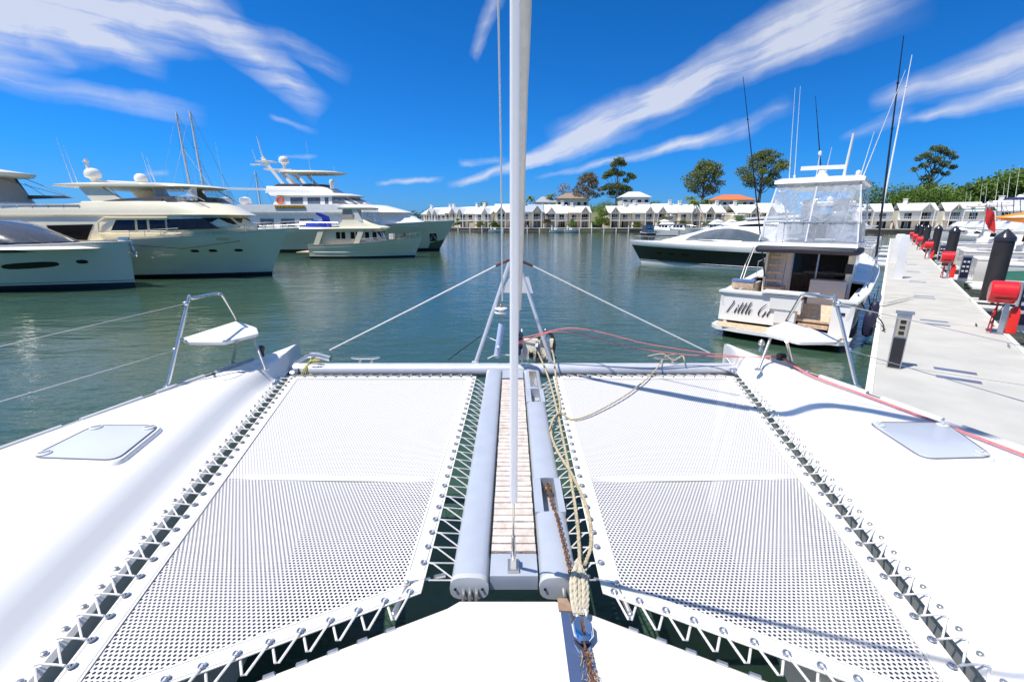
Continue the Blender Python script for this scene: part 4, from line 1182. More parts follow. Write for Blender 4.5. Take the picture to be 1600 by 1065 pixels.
fs_ = Cabin([(2.9, 20, 27.4, 2.5, 5), (3.6, 19.5, 26.0, 2.4, 5), (4.4, 19, 24.6, 2.3, 4.5), (5.1, 18, 22.3, 2.2, 4)]); fs_.build(rC, WHITE, 'raised_foredeck')
ph = Cabin([(5.1, 10.4, 20.8, 2.6, 3.2), (5.25, 10.4, 20.6, 2.6, 3.2), (6.0, 10.8, 19.0, 2.45, 2.8), (6.15, 10.2, 19.7, 2.7, 3.2), (6.4, 10.0, 18.6, 2.6, 3.2)]); pC = ph.build(rC, WHITE, 'pilothouse')
for x0, x1 in ((12.3, 13.7), (14.2, 15.6), (16.1, 16.5)): ph.win(pC, [(x0, 5.22), (x1, 5.22), (x1, 5.92), (x0, 5.92)], SGLASS, 'window', (-1, 1))
ph.win(pC, [(16.9, 5.25), (18.2, 5.25), (17.2, 5.95), (16.9, 5.95)], SGLASS, 'raked_window', (-1, 1)); ph.screen(pC, 5.25, 5.95, -80, 80, 5, SGLASS, 'windscreen_pane', .07)
uf = Cabin([(6.4, 9.6, 17.6, 2.5, 3), (7.0, 9.8, 16.6, 2.4, 2.8), (7.1, 9.8, 16.2, 2.3, 2.8)]); fC = uf.build(rC, WHITE, 'flybridge')
us = Cabin([(7.1, 10.3, 16.1, 2.32, 2.6), (7.35, 10.5, 15.9, 2.25, 2.5)]); us.win(fC, [(10.5, 7.1), (13.5, 7.1), (13.5, 7.36), (11, 7.36)], BRGLASS, 'wind_deflector', (-1, 1)); us.screen(fC, 7.1, 7.38, -89, 89, 5, BRGLASS, 'wind_deflector', .02)
slab([(8.55, 11.4, 17.4, 1.7, 2.2), (8.65, 11.0, 17.9, 1.85, 2.4), (8.78, 11.2, 17.0, 1.8, 2.2), (8.85, 12, 15.5, 1.4, 2)], rC, mat('tan hardtop', (.62, .55, .42), .5), 'hardtop')
for sg in (-1, 1):
    g = G()
    for x0, x1 in ((11.6, 9.2), (12.6, 10.4), (14.0, 12.0)): g.beam((x0, sg * 1.9, 7.1), (x1 + .6, sg * 1.4, 8.8 + (.5 if x1 < 10 else 0)), .12, .30)
    ob('arch_leg', g, WHITE, rC)
g = G(); g.beam((9.2, 0, 9.0), (12.2, 0, 8.9), 2.6, .18); g.beam((9.2, 0, 9.0), (8.6, 0, 10.4), .4, .4); g.box((8.4, 0, 9.9), (.5, 1.8, .12)); g.box((7.9, 0, 9.6), (1.6, .2, .15)); g.box((9.3, 0, 9.9), (1.2, 1.4, .10)); g.tube([(8.6, 0, 10.4), (8.2, 0, 12.6)], .04, 6); g.tube([(8.3, .5, 10), (8.0, .5, 12.2)], .025, 6); g.tube([(7.8, 0, 9.8), (7.5, 0, 11.2)], .03, 5)
g.tube([(11.1, -.4, 8.9), (11.1, -.4, 9.6)], .18, 8); ob('radar_mast', g, WHITE, rC)
dome(rC, 11.1, -.4, 9.5, .55)
for x, y, h in ((14.6, -1.6, 4.8), (17.2, -1.2, 2.2), (5, -2, 6.5)): antenna(rC, x, y, 7.1 if x > 6 else 5.1, h, .025, (-.3, 0))
g = G(); g.lathe([(.2, 0), (.24, .5), (.3, .7), (.2, .95), (.01, 1.0)], (16.7, -1.6, 6.9), 12); ob('searchlight', g, WHITE, rC, smooth=True)
g = G(); g.tube([(11.2 + .33 * math.cos(a), -2.62 - .0, 5.62 + .33 * math.sin(a)) for a in [k * math.pi / 8 for k in range(16)]], .10, 8, closed=True); lb = ob('lifebuoy', g, mat('orange lifebuoy', (.80, .16, .04), .5), rC, smooth=True)
g = G(); g.prism([(10.9, -3.30, 4.72), (14.2, -3.30, 4.72), (14.2, -3.30, 5.05), (10.9, -3.30, 5.05)], (0, -.06, 0)); npz = ob('nameplate', g, GOLD, rC)
g = G()
for k in range(10): g.tube([(11.15 + k * .31, -3.37, 4.80), (11.2 + k * .31 + .04 * (k % 3), -3.37, 4.97), (11.3 + k * .31, -3.37, 4.80)], .018, 4)
ob('raised_lettering', g, mat('dark gilding', (.22, .10, .01), .5), npz)
g = G(); g.tube([(1.7, -2.0, 5.15), (1.2, -2.0, 7.1)], .08, 8); g.beam((1.2, -2, 7.0), (9.8, -2, 6.8), .2, .22); g.beam((1.2, -2, 5.4), (1.0, -2, 11.2), .12, .12); g.tube([(1.0, -2, 11.2), (3.5, -2, 6.9)], .03, 5); ob('boat_crane', g, WHITE, rC)
Ch.rail(rC, .15, .55, .75, 14, .025)
g = G(); 
for x in (4.4, 6.6): g.lathe([(.45, 0), (.62, .3), (.55, .75), (.1, .9)], (x, -1.2, 5.15), 12)
ob('covered_liferaft', g, WCANV, rC, smooth=True)

# ---- D: small cream trawler with canvas and blue covers
rD = empty('motor_yacht', (-19.0, 44.9, 0), 0, 'small cream trawler yacht with canvas sided flybridge and blue covered dinghy aft', 'motor yacht')
Dh = Hull(10.4, 3.7, 1.22, 1.98, .9, full=.45, flare=.2, sheer=2.2)
hD = Dh.build(rD, CREAMH, NAVYB, .20, mat('tan rail cap', (.50, .38, .24), .5), (.38, .015, WHITE))
dh = Cabin([(1.2, 1.3, 7.1, 1.45, 1.2), (2.62, 1.3, 6.5, 1.4, 1.0)]); cD = dh.build(rD, CREAM, 'saloon')
for x in (2.6, 3.95, 5.3, 6.0):
    n_ = 2 if x < 5 else 1
    for k in range(n_): dh.win(cD, [(x + k * .48, 1.78), (x + k * .48 + .42, 1.78), (x + k * .48 + .42, 2.42), (x + k * .48, 2.42)], DGLASS, 'window', (-1, 1), CREAM)
dh.screen(cD, 1.85, 2.45, -75, 75, 3)
slab([(2.62, -.6, 7.0, 1.75, 1.5), (2.74, -.6, 7.1, 1.8, 1.5), (2.80, -.5, 7.0, 1.75, 1.5)], rD, CREAM, 'boat_deck')
for x in (.9, 4.6):
    for sg in (-1, 1): g = G(); g.prism([(x - .35, sg * 1.78, 1.25), (x + .15, sg * 1.78, 1.25), (x + .75, sg * 1.72, 2.62), (x + .25, sg * 1.72, 2.62)], (0, -sg * .1, 0)); ob('roof_support', g, CREAM, rD)
df = Cabin([(2.8, 3.0, 7.3, 1.5, 1.6), (3.15, 3.1, 6.6, 1.42, 1.4), (3.5, 3.3, 5.9, 1.35, 1.2)]); df.build(rD, CREAM, 'flybridge')
g = G(); g.prism([(3.2, -1.36, 3.0), (4.2, -1.36, 3.0), (4.3, -1.3, 4.45), (3.4, -1.3, 4.45)], (0, .02, 0)); g.prism([(3.2, 1.36, 3.0), (4.2, 1.36, 3.0), (4.3, 1.3, 4.45), (3.4, 1.3, 4.45)], (0, -.02, 0)); ob('canvas_curtain', g, BEIGEC, rD)
g = G()
for sg in (-1, 1): g.add([(4.4, sg * 1.32, 3.5), (6.4, sg * 1.1, 3.3), (6.0, sg * 1.1, 4.45), (4.4, sg * 1.3, 4.45)], [(0, 1, 2, 3)])
g.add([(6.4, -1.1, 3.3), (6.4, 1.1, 3.3), (6.0, 1.1, 4.45), (6.0, -1.1, 4.45)], [(0, 1, 2, 3)]); ob('clear_curtain', g, PVC, rD)
slab([(4.45, 3.0, 6.2, 1.4, 1.0), (4.58, 3.0, 6.3, 1.45, 1.0), (4.66, 3.4, 5.8, 1.2, .8)], rD, CREAM, 'bimini_top')
g = G(); g.beam((4.4, -1.3, 3.6), (4.9, -1.3, 3.4), .1, .5); g.prism([(4.2, -1.34, 4.4), (4.7, -1.34, 4.4), (5.2, -1.40, 3.4), (4.9, -1.40, 3.2)], (0, .06, 0)); ob('white_strut', g, WHITE, rD)
Dh.rail(rD, .45, .98, .42, 9, .015)
g = G(); g.tube([(-.5, -1.7, 3.25), (3.0, -1.7, 3.25)], .02, 5)
for k in range(5): g.tube([(-.5 + k * .85, -1.7, 2.8), (-.5 + k * .85, -1.7, 3.25)], .018, 5)
ob('boat_deck_rail', g, STEEL, rD)
g = G(); g.loft([[(-.4 + x, y * w * .62 + .2, 2.85 + z * .55 * w) for y, z in ((-1, 0), (-.9, .5), (-.5, .95), (0, 1.1), (.5, .95), (.9, .5), (1, 0))] for x, w in ((0, .3), (.25, .8), (.9, 1.1), (1.7, .9), (2.2, .3))])
bd = ob('covered_dinghy', g, BLUEC, None, smooth=True); bd.location = (-19, 43.9, 0); tag(bd, 'dinghy under a royal blue cover on the roof of the small cream trawler', 'dinghy')
g = G(); g.prism([(1.5, -1.3, 2.82), (2.2, -1.3, 2.82), (2.0, -1.3, 3.8), (1.3, -1.3, 4.1), (.9, -1.3, 4.15), (.9, -1.3, 4.0), (1.4, -1.3, 3.7)], (0, .22, 0)); bc = ob('covered_crane', g, BLUEC, rD)
g = G(); g.box((-.6, 0, .55), (1.3, 3.0, .08)); g.box((8.6, 0, 2.05), (.8, .8, .3)); g.tube([(7.6, -.9, 1.8), (7.6, -.9, 2.2)], .12, 8); ob('swim_platform', G().box((-.6, 0, .55), (1.3, 3.0, .08)), TEAK2, rD)
g = G(); g.lathe([(.15, 0), (.2, .1), (.12, .35)], (8.7, -.3, 1.95), 10); ob('windlass', g, PLAST, rD); g = G(); g.box((7.6, -.6, 2.0), (.4, .7, .5)); ob('deck_locker', g, WHITE, rD)

# ---- sailing boats behind the left row
def sailboat(loc, L, mh, label, lean=-.02, ml=None):
    r = empty('sailing_yacht', (loc[0], loc[1], 0), 0, label, 'sailing yacht', None)
    H = Hull(L, L * .3, 1.0, 1.35, .9); H.build(r, HULLW, NAVYB, .15)
    c = Cabin([(1.0, L * .25, L * .66, L * .09, 1.5), (1.45, L * .27, L * .6, L * .075, 1.2)]); cc = c.build(r, WHITE, 'coachroof'); c.win(cc, [(L * .32, 1.12), (L * .56, 1.12), (L * .54, 1.32), (L * .33, 1.32)], DGLASS, 'window', (-1, 1))
    m0 = Vector((L * .55, 0, 1.3)); m1 = Vector((L * .55 + lean * mh, 0, mh))
    g = G(); g.tube([m0, m1], [.17, .13], 8); mst = ob('mast', g, ml or WHITE, r)
    g = G()
    for q, w in ((.45, .9), (.72, .7)):
        c0 = m0.lerp(m1, q); g.tube([c0 - Vector((0, w, 0)), c0 + Vector((0, w, 0))], .035, 5)
    ob('spreader', g, GALV, mst)
    g = G(); g.tube([m1, (L * .98, 0, 1.4)], .03, 5); g.tube([m1, (.1, 0, 1.2)], .018, 4)
    for sg in (-1, 1): g.tube([m1, m0.lerp(m1, .72) + Vector((0, sg * .7, 0)), m0.lerp(m1, .45) + Vector((0, sg * .9, 0)), (L * .53, sg * L * .14, 1.1)], .018, 4)
    ob('rigging', g, STEEL, r)
    g = G(); g.tube([(L * .54, 0, 2.4), (L * .12, 0, 2.5)], [.10, .08], 8); g.loft([[(x, y * .22, 2.5 + z * .4) for y, z in ((-1, 0), (-.5, .8), (0, 1), (.5, .8), (1, 0))] for x in (L * .14, L * .35, L * .53)]); ob('boom', g, WCANV, r)
    return r
sailboat((-48.2, 64, 0), 13, 17.1, 'sailing yacht with the tallest pale mast rising behind the cream flybridge yacht')
sailboat((-54.0, 70, 0), 13, 18.3, 'sailing yacht with grey mast and dark masthead left of the tallest mast')
sailboat((-47.8, 80, 0), 10, 11.4, 'smaller sailing yacht whose short mast shows left of the large white yacht')

# ================================================================ right side: black hulled cruiser
HE = math.atan2(.629, -.777)
rE = empty('sports_cruiser', (9.9 + .777 * 14, 39.1 - .629 * 14, 0), HE, 'white sports cruiser with glossy black hull and almond shaped side window', 'sports cruiser')
Eh = Hull(14, 4.2, 1.55, 1.78, 1.2, full=.42, flare=.30, sheer=1.3)
hE = Eh.build(rE, BLACKH, mat('white lower stripe', (.7, .7, .7), .2), .26, WHITE, (.06, .02, mat('silver stripe', (.5, .5, .52), .3, .6)))
Eh.band
g = Eh.band(1.22, None); 
ob('topside_band', G().loft([[ (p[0], p[1] * 1.008, p[2]) for p in r] for r in [[Eh.pt(t, lerp(Eh.top(t) - .30, Eh.top(t) + .03, j / 3), 1, .012) for j in range(4)] + [Eh.pt(t, lerp(Eh.top(t) - .30, Eh.top(t) + .03, j / 3), -1, .012) for j in range(3, -1, -1)] for t in [k / 24 for k in range(25)]]]), WHITE, hE, smooth=True)
for x in (8.5, 9.6, 10.7): Eh.port(hE, x, x + .6, .85, 1.0, DGLASS, 'hull_window', (1, -1), .6)
ec = Cabin([(1.55, 1.5, 12.2, 1.75, 5.5), (1.98, 1.5, 11.0, 1.7, 5), (2.5, 1.6, 9.0, 1.6, 3.6), (2.9, 1.8, 7.6, 1.5, 3.2), (3.3, 2.0, 6.0, 1.35, 2.8), (3.5, 2.3, 4.6, 1.1, 2.0)]); oE = ec.build(rE, WHITE, 'coachroof')
def arcw(c, x0, x1, zb, h, m, name):
    pts = [(lerp(x0, x1, k / 10), zb + h * math.sin(math.pi * k / 10) ** .75) for k in range(11)]
    for sg in (-1, 1):
        g = G(); rows = []
        for x, z in [(lerp(x0, x1, k / 24), 0) for k in range(25)]:
            k_ = (x - x0) / (x1 - x0); top_ = zb + .02 + h * math.sin(math.pi * k_) ** .75; r_ = []
            for o_, seq in ((.035, range(7)), (-.10, range(6, -1, -1))):
                for j in seq:
                    zz = lerp(zb, top_, j / 6); w = c.at(zz); rf = w[4]; xc = w[2] - rf
                    y = w[3] if x <= xc else w[3] * math.sqrt(max(0.0, 1 - min(1, (x - xc) / rf) ** 2.5))
                    r_.append((x, sg * (y + o_), zz))
            rows.append(r_)
        g.loft(rows); ob(name, g, m, oE)
arcw(ec, 3.2, 8.9, 2.05, .80, SGLASS, 'side_window'); arcw(ec, 2.4, 5.4, 3.05, .13, DGLASS, 'upper_window')
ec.screen(oE, 2.3, 3.1, -50, 50, 2, SGLASS, 'windscreen_pane', .02)
g = G(); g.prism([(1.8, -1.4, 3.6), (5.0, -1.1, 3.48), (5.3, 0, 3.5), (5.0, 1.1, 3.48), (1.8, 1.4, 3.6), (.6, 1.3, 3.7), (.6, -1.3, 3.7)], (0, 0, .12)); ob('hardtop', g, WHITE, rE)
for sg in (-1, 1): g = G(); g.prism([(1.2, sg * 1.45, 1.9), (3.0, sg * 1.45, 1.9), (2.2, sg * 1.3, 3.6), (1.2, sg * 1.3, 3.65)], (0, -sg * .12, 0)); ob('hardtop_leg', g, WHITE, rE)
Eh.rail(rE, .35, .97, .42, 9, .014)
antenna(rE, 1.6, .4, 3.7, 1.6, .014, (-.4, 0)); dome(rE, 1.6, 0, 3.75, .22)

# ================================================================ right side: Little G flybridge game boat
HG = math.radians(49.5)
rG = empty('game_fishing_boat', (7.70, 12.82, 0), HG, 'white flybridge fishing boat seen from astern with script name and teak platform', 'fishing boat')
rG.scale = (.92, .87, .95)
W = 1.86
Gh = Hull(14.6, 4.15, 1.28, 2.3, 1.4, full=.42, flare=.22, sheer=1.7)
# topsides stay open at the cockpit: build side shells rather than a solid block
def shell(z0f, z1f, m, name, par, th=.10):
    for sg in (-1, 1):
        g = G(); rings = []
        for i in range(31):
            t = i / 30; z0, z1 = z0f(t), z1f(t)
            o_ = [Gh.pt(t, lerp(z0, z1, j / 6), sg) for j in range(7)]
            i_ = [(x, sg * max(.004, abs(y) - th), z) for x, y, z in o_[::-1]]
            rings.append(o_ + i_)
        g.loft(rings); ob(name, g, m, par, smooth=True)
shell(lambda t: .24, Gh.top, HULLW, 'hull_side', rG)
shell(lambda t: -.5, lambda t: .236, NAVYB, 'boot_stripe', rG)
g = G(); rings = []
for i in range(31):
    t = i / 30; x, y, z = Gh.pt(t, Gh.top(t)); w = .24 if t < .33 else y
    rings.append([(x, y + .03, z - .02), (x, y + .03, z + .05), (x, y - w, z + .05), (x, y - w, z - .02)])
g.loft(rings); g2 = G(); g2.loft([[(x, -y, z) for x, y, z in r] for r in rings]); ob('side_deck', g, WHITE, rG); ob('side_deck', g2, WHITE, rG)
# cockpit sole and inner liner
g = G(); g.box((2.2, 0, .66), (4.2, 3.7, .06)); sole = ob('cockpit_sole', g, TEAK2, rG)
g = G(); g.box((2.3, 1.72, .95), (4.2, .10, .62)); g.box((2.3, -1.72, .95), (4.2, .10, .62)); ob('cockpit_lining', g, WHITE, rG)
# transom: left panel with the name, a doorway with steps to the right
TL = G(); TL.prism([(-.02, 1.92, .42), (-.02, -.45, .42), (.02, -.45, 1.30), (.02, 1.92, 1.30)], (.14, 0, 0)); tr = ob('transom', TL, WHITE, rG)
g = G(); g.prism([(-.02, -1.36, .30), (-.02, -1.90, .30), (.02, -1.94, 1.30), (.02, -1.36, 1.30)], (.14, 0, 0)); ob('transom_corner', g, WHITE, rG)
g = G(); g.box((.18, .74, 1.33), (.46, 2.50, .06)); g.box((.1, -1.66, 1.33), (.3, .62, .06)); ob('coaming', g, WHITE, rG)
for k, (x, z) in enumerate(((.22, .52), (.52, .66))):
    g = G(); g.box((x, -.92, z), (.36, .82, .10)); st = ob('transom_step', g, TEAK2, rG)
g = G(); g.prism([(.12, -.50, .45), (.12, -1.32, .45), (.55, -1.32, 1.10), (.55, -.50, 1.10)], (.05, 0, 0)); ob('teak_door_panel', g, TEAK2, rG)
g = G(); g.box((.0, -.12, .70), (.18, .60, .34)); ob('transom_box', g, WHITE, rG)
g = G(); g.box((.10, -.10, 1.10), (.36, .9, .32)); ob('bait_tank', g, WHITE, rG)
g = G(); g.box((.2, -.15, 1.42), (.62, 1.55, .05)); ob('bait_table', g, mat('white cutting board', (.8, .8, .79), .4), rG)
g = G(); g.box((.012, -1.62, .98), (.06, .18, .07)); ob('transom_vent', g, PLAST, rG)
# swim platform
g = G(); pf_ = [(.05, 2.0), (.05, -2.0), (-.45, -1.98), (-.72, -1.75), (-.84, -1.0), (-.88, 0), (-.84, 1.0), (-.72, 1.75), (-.45, 1.98)]
g.loft([[(x, y, .22) for x, y in pf_], [(x, y, .33) for x, y in pf_]]); sw = ob('swim_platform', g, WHITE, rG)
pl_ = []
for k in range(11):
    x = -.76 + k * .073; hw = 1.55 if k == 0 else (1.68 if k == 1 else (1.78 if k < 4 else 1.86))
    g = G(); g.box((x, 0, .338), (.068, hw * 2, .012)); ob('platform_plank', g, TEAK2, sw)
# the name in slanted script
def script_text(root, strokes, ox, oz, sc, x=-.03, m=DARK):
    g = G()
    for st in strokes:
        C = bez([Vector((px, py, 0)) for px, py in st], 6)
        for p, q in zip(C, C[1:]):
            d = q - p; th = .013 + .042 * max(0, -d.y / (d.length + 1e-6))
            def w(u, off): 
                sx = u.x + .34 * u.y + off
                return (x - .0, oz_y(sx), oz + u.y * sc)
            def oz_y(v): return ox - v * sc
            g.add([(x, ox - (p.x + .34 * p.y - th) * sc, oz + p.y * sc), (x, ox - (p.x + .34 * p.y + th) * sc, oz + p.y * sc), (x, ox - (q.x + .34 * q.y + th) * sc, oz + q.y * sc), (x, ox - (q.x + .34 * q.y - th) * sc, oz + q.y * sc)], [(0, 1, 2, 3)])
    return ob('boat_name', g, m, root)
Lc = [(.10, .95), (.28, 1.05), (.30, .85), (.18, .35), (.10, .06), (-.05, .02), (.02, .10), (.22, .03), (.50, .0), (.62, .12)]
ii = [(.70, .30), (.78, .50), (.74, .20), (.78, .03), (.92, .12)]
dot = [(.80, .72), (.81, .66), (.80, .60)]
t1 = [(.95, .25), (1.08, .95), (1.02, .30), (1.06, .03), (1.20, .12)]
t2 = [(1.25, .25), (1.38, .95), (1.32, .30), (1.36, .03), (1.50, .12)]
cross = [(.92, .62), (1.2, .66), (1.55, .64)]
l_ = [(1.50, .12), (1.72, .55), (1.80, .98), (1.70, 1.0), (1.64, .5), (1.68, .05), (1.84, .10)]
e_ = [(1.84, .12), (2.02, .28), (2.06, .46), (1.94, .46), (1.88, .22), (1.98, .02), (2.18, .12)]
Gc = [(3.22, .82), (3.16, 1.02), (2.92, .98), (2.68, .6), (2.66, .18), (2.86, .0), (3.08, .16), (3.16, .42), (3.02, .44)]
Gs = [(3.16, .42), (3.12, .18), (3.06, -.05)]
ee = [(3.34, .38), (3.44, .5), (3.38, .22), (3.44, .02), (3.56, .1)]
script_text(tr, [Lc, ii, dot, t1, t2, cross, l_, e_, Gc, Gs, ee], 1.70, .66, .385, x=-.030)
# bulkhead, doors, ladder, seat
g = G(); g.box((3.9, 0, 1.72), (.12, 3.46, 2.05)); bk = ob('cabin_bulkhead', g, WHITE, rG)
g = G(); g.box((3.82, .12, 1.70), (.05, .95, 1.85)); ob('sliding_door', g, DGLASS, bk)
g = G(); g.box((3.82, -.92, 2.0), (.05, 1.10, .86)); ob('saloon_window', g, DGLASS, bk)
g = G(); g.box((3.80, .62, 1.70), (.05, .05, 1.95)); g.box((3.80, -.37, 1.70), (.05, .06, 1.95)); ob('door_frame', g, GALV, bk)
g = G(); g.box((3.55, -.95, 1.10), (.6, 1.35, .95)); ob('console_locker', g, mat('pale grey seat cover', (.46, .46, .46), .6), rG)
g = G(); g.box((3.6, -1.58, 1.95), (.5, .12, .95)); g.box((3.6, 1.62, 1.7), (.5, .10, 1.9)); ob('side_wing', g, CREAM, bk)
g = G(); g.box((3.34, -1.6, 2.0), (.02, .28, .32)); ob('wing_locker', g, PLAST, bk)
g = G(); g.box((3.3, 1.12, .82), (.8, .70, .36)); g.box((3.6, 1.12, 1.06), (.4, .70, .34)); ob('cockpit_steps', g, TEAK2, rG)
lad = G(); 
for y in (.84, 1.48): lad.tube([(3.25, y, 1.12), (3.70, y, 2.66)], .022, 8)
ladder = ob('ladder', lad, STEEL, rG, smooth=True)
for k in range(6):
    f = k / 5.6 + .04; g = G(); g.box((lerp(3.25, 3.70, f) - .05, 1.16, lerp(1.12, 2.66, f)), (.16, .66, .07)); ob('rung', g, TEAK2, ladder)
g = G(); g.tube([(3.3, 1.16, 1.2), (3.66, 1.16, 2.6)], .015, 6); ob('centre_rail', g, STEEL, ladder)
g = G(); g.box((1.05, 1.50, 1.47), (.30, .72, .22)); bx = ob('cockpit_seat', g, TEAK2, rG); g = G(); g.box((1.05, 1.50, 1.60), (.34, .76, .06)); ob('seat_cushion', g, mat('blue cushion', (.12, .20, .42), .4), bx)
# flybridge deck with dark valance, coaming and enclosure
fd_ = Cabin([(2.60, 2.5, 9.4, 1.78, 3), (2.74, 2.4, 9.5, 1.84, 3), (2.84, 2.45, 9.4, 1.82, 3)]); oF = fd_.build(rG, WHITE, 'flybridge_deck')
g = G(); g.tube([(3.9, 1.86, 2.60), (2.65, 1.86, 2.60), (2.42, 1.72, 2.60), (2.40, 0, 2.62), (2.42, -1.72, 2.60), (2.65, -1.86, 2.60), (3.9, -1.86, 2.60)], .11, 10); ob('dark_valance', g, mat('charcoal valance', (.035, .035, .045), .6), oF, smooth=True)
sal = Cabin([(1.5, 3.95, 10.2, 1.62, 3.5), (2.0, 3.95, 9.6, 1.60, 3.2), (2.6, 3.95, 8.6, 1.52, 2.8)]); sG = sal.build(rG, WHITE, 'saloon'); sal.win(sG, [(4.4, 1.95), (7.4, 1.95), (7.0, 2.45), (4.4, 2.45)], DGLASS, 'side_window', (-1, 1))
fG = Cabin([(2.84, 4.6, 9.0, 1.72, 2.6), (3.5, 4.6, 8.4, 1.66, 2.4)]); fG.build(rG, WHITE, 'flybridge_coaming')
g = G(); g.box((4.9, -.9, 3.2), (.8, .9, .65)); g.box((4.9, .85, 3.2), (.8, .9, .65)); g.box((5.9, 0, 3.35), (.6, 1.2, .95)); ob('helm_console', g, WHITE, rG)
for y in (-.7, .55):
    g = G(); g.box((5.3, y, 3.55), (.5, .6, .10)); g.box((5.08, y, 3.95), (.10, .6, .75)); g.tube([(5.3, y, 2.9), (5.3, y, 3.5)], .06, 8); g.box((5.2, y + .33, 3.75), (.4, .06, .06)); g.box((5.2, y - .33, 3.75), (.4, .06, .06)); ob('helm_chair', g, WHITE, rG)
g = G(); g.box((4.6, .1, 3.18), (.08, .9, .5)); ob('rear_screen', g, SGLASS, rG)
# rails round the flybridge
g = G(); R = [(4.6, 1.80, 3.52), (2.75, 1.80, 3.52), (2.62, 1.6, 3.52), (2.60, -1.6, 3.52), (2.75, -1.80, 3.52), (4.6, -1.80, 3.52)]; g.tube(R, .022, 8)
for y in (-1.7, -.9, 0, .9, 1.7): g.tube([(2.62, y, 2.84), (2.62, y, 3.52)], .016, 6)
ob('flybridge_rail', g, STEEL, rG, smooth=True)
rh = G()
for k in range(8):
    y = -.75 + k * .24; rh.tube([(2.66, y, 3.50), (2.66, y, 3.18)], .022, 6); 
ob('rod_rack', rh, mat('bronze fitting', (.35, .25, .14), .4, .8), rG)
for y0 in (-.65, .65):
    g = G(); g.beam((2.66, y0 - .35, 2.98), (2.66, y0 + .35, 2.98), .05, .03); ob('fender_holder', g, WHITE, rG)
top = slab([(4.72, 3.05, 7.6, 1.48, 1.6), (4.80, 2.9, 7.9, 1.62, 1.7), (4.92, 2.95, 7.8, 1.62, 1.7), (5.0, 3.3, 7.3, 1.4, 1.4)], rG, WHITE, 'hardtop')
for sg in (-1, 1):
    g = G(); g.tube([(3.0, sg * 1.5, 4.75), (2.72, sg * 1.78, 3.5)], .022, 8); g.tube([(3.2, sg * 1.38, 4.75), (4.2, sg * .95, 2.9)], .035, 8); g.tube([(6.5, sg * 1.45, 4.75), (7.4, sg * 1.6, 3.5)], .035, 8); ob('hardtop_leg', g, WHITE, rG, smooth=True)
def panel(a, b, c, d, nx=8, nz=6, wob=.02):
    g = G(); vs = []; a, b, c, d = map(Vector, (a, b, c, d)); n = (b - a).cross(d - a).normalized()
    for j in range(nz + 1):
        for i in range(nx + 1):
            p = a.lerp(b, i / nx).lerp(d.lerp(c, i / nx), j / nz); vs.append(p + n * wob * math.sin(i * 2.1 + j * 1.3) * math.sin(j * .9))
    g.add(vs, [(j * (nx + 1) + i, j * (nx + 1) + i + 1, (j + 1) * (nx + 1) + i + 1, (j + 1) * (nx + 1) + i) for j in range(nz) for i in range(nx)]); return g
for a, b, c, d in (((2.45, 1.80, 2.90), (2.45, .0, 2.90), (3.0, .0, 4.80), (3.0, 1.50, 4.80)), ((2.45, .0, 2.90), (2.45, -1.80, 2.90), (3.0, -1.50, 4.80), (3.0, .0, 4.80)),
                   ((2.46, 1.82, 2.90), (6.6, 1.74, 3.5), (6.8, 1.52, 4.80), (3.02, 1.52, 4.80)), ((2.46, -1.82, 2.90), (6.6, -1.74, 3.5), (6.8, -1.52, 4.80), (3.02, -1.52, 4.80)), ((8.2, 1.0, 3.5), (8.2, -1.0, 3.5), (7.6, -1.0, 4.80), (7.6, 1.0, 4.80))):
    ob('clear_curtain', panel(a, b, c, d), PVC, rG, smooth=True)
g = G()
for (a, b) in (((2.45, 0, 2.9), (3.0, 0, 4.8)), ((2.45, 1.80, 2.9), (3.0, 1.5, 4.8)), ((2.45, -1.80, 2.9), (3.0, -1.5, 4.8))): g.beam(a, b, .05, .015, (1, 0, 0))
ob('curtain_binding', g, WCANV, rG)
# things on the hardtop
g = G(); g.lathe([(.28, 0), (.26, .12), (.17, .2), (.16, .3), (.01, .32)], (4.6, .15, 5.0), 14); rad = ob('radar_pedestal', g, WHITE, rG, smooth=True)
g = G(); g.box((4.6, .15, 5.40), (.14, 1.75, .13), math.radians(12)); ob('radar_scanner', g, WHITE, rad)
g = G(); g.tube([(4.0, -.75, 4.95), (3.9, -.85, 6.35)], [.06, .045], 8); ob('light_mast', g, WHITE, rG)
g = G(); g.tube([(5.3, .5, 5.0), (5.3, .5, 5.9)], .02, 6); g.lathe([(.04, 0), (.08, .06), (.07, .14), (.01, .18)], (5.3, .5, 5.88), 10); ob('anchor_light', g, WHITE, rG)
for x, y, r in ((4.0, -1.25, .10), (3.9, 1.1, .05)): g = G(); g.ball((x, y, 5.1), r); ob('gps_dome', g, WHITE, rG, smooth=True)
for x, y, h, lx, ly in ((4.6, 1.45, 3.2, -.1, .28), (4.9, 1.30, 3.3, -.1, .3), (4.4, -1.38, 3.2, .1, -.75), (5.2, -1.2, 1.6, .2, -.2), (6, .3, 1.3, .1, -.1)): antenna(rG, x, y, 4.95, h, .016, (lx, ly))
# outriggers and rods
def pole(a, b, r, m, name='outrigger'):
    a, b = Vector(a), Vector(b); g = G(); g.tube([a, a.lerp(b, .5), b], [r, r * .8, r * .35], 7)
    for k in range(1, 5): c = a.lerp(b, k / 5); g.ball(tuple(c), r * 1.15, n=6, m=4)
    return ob(name, g, m, rG, smooth=True)
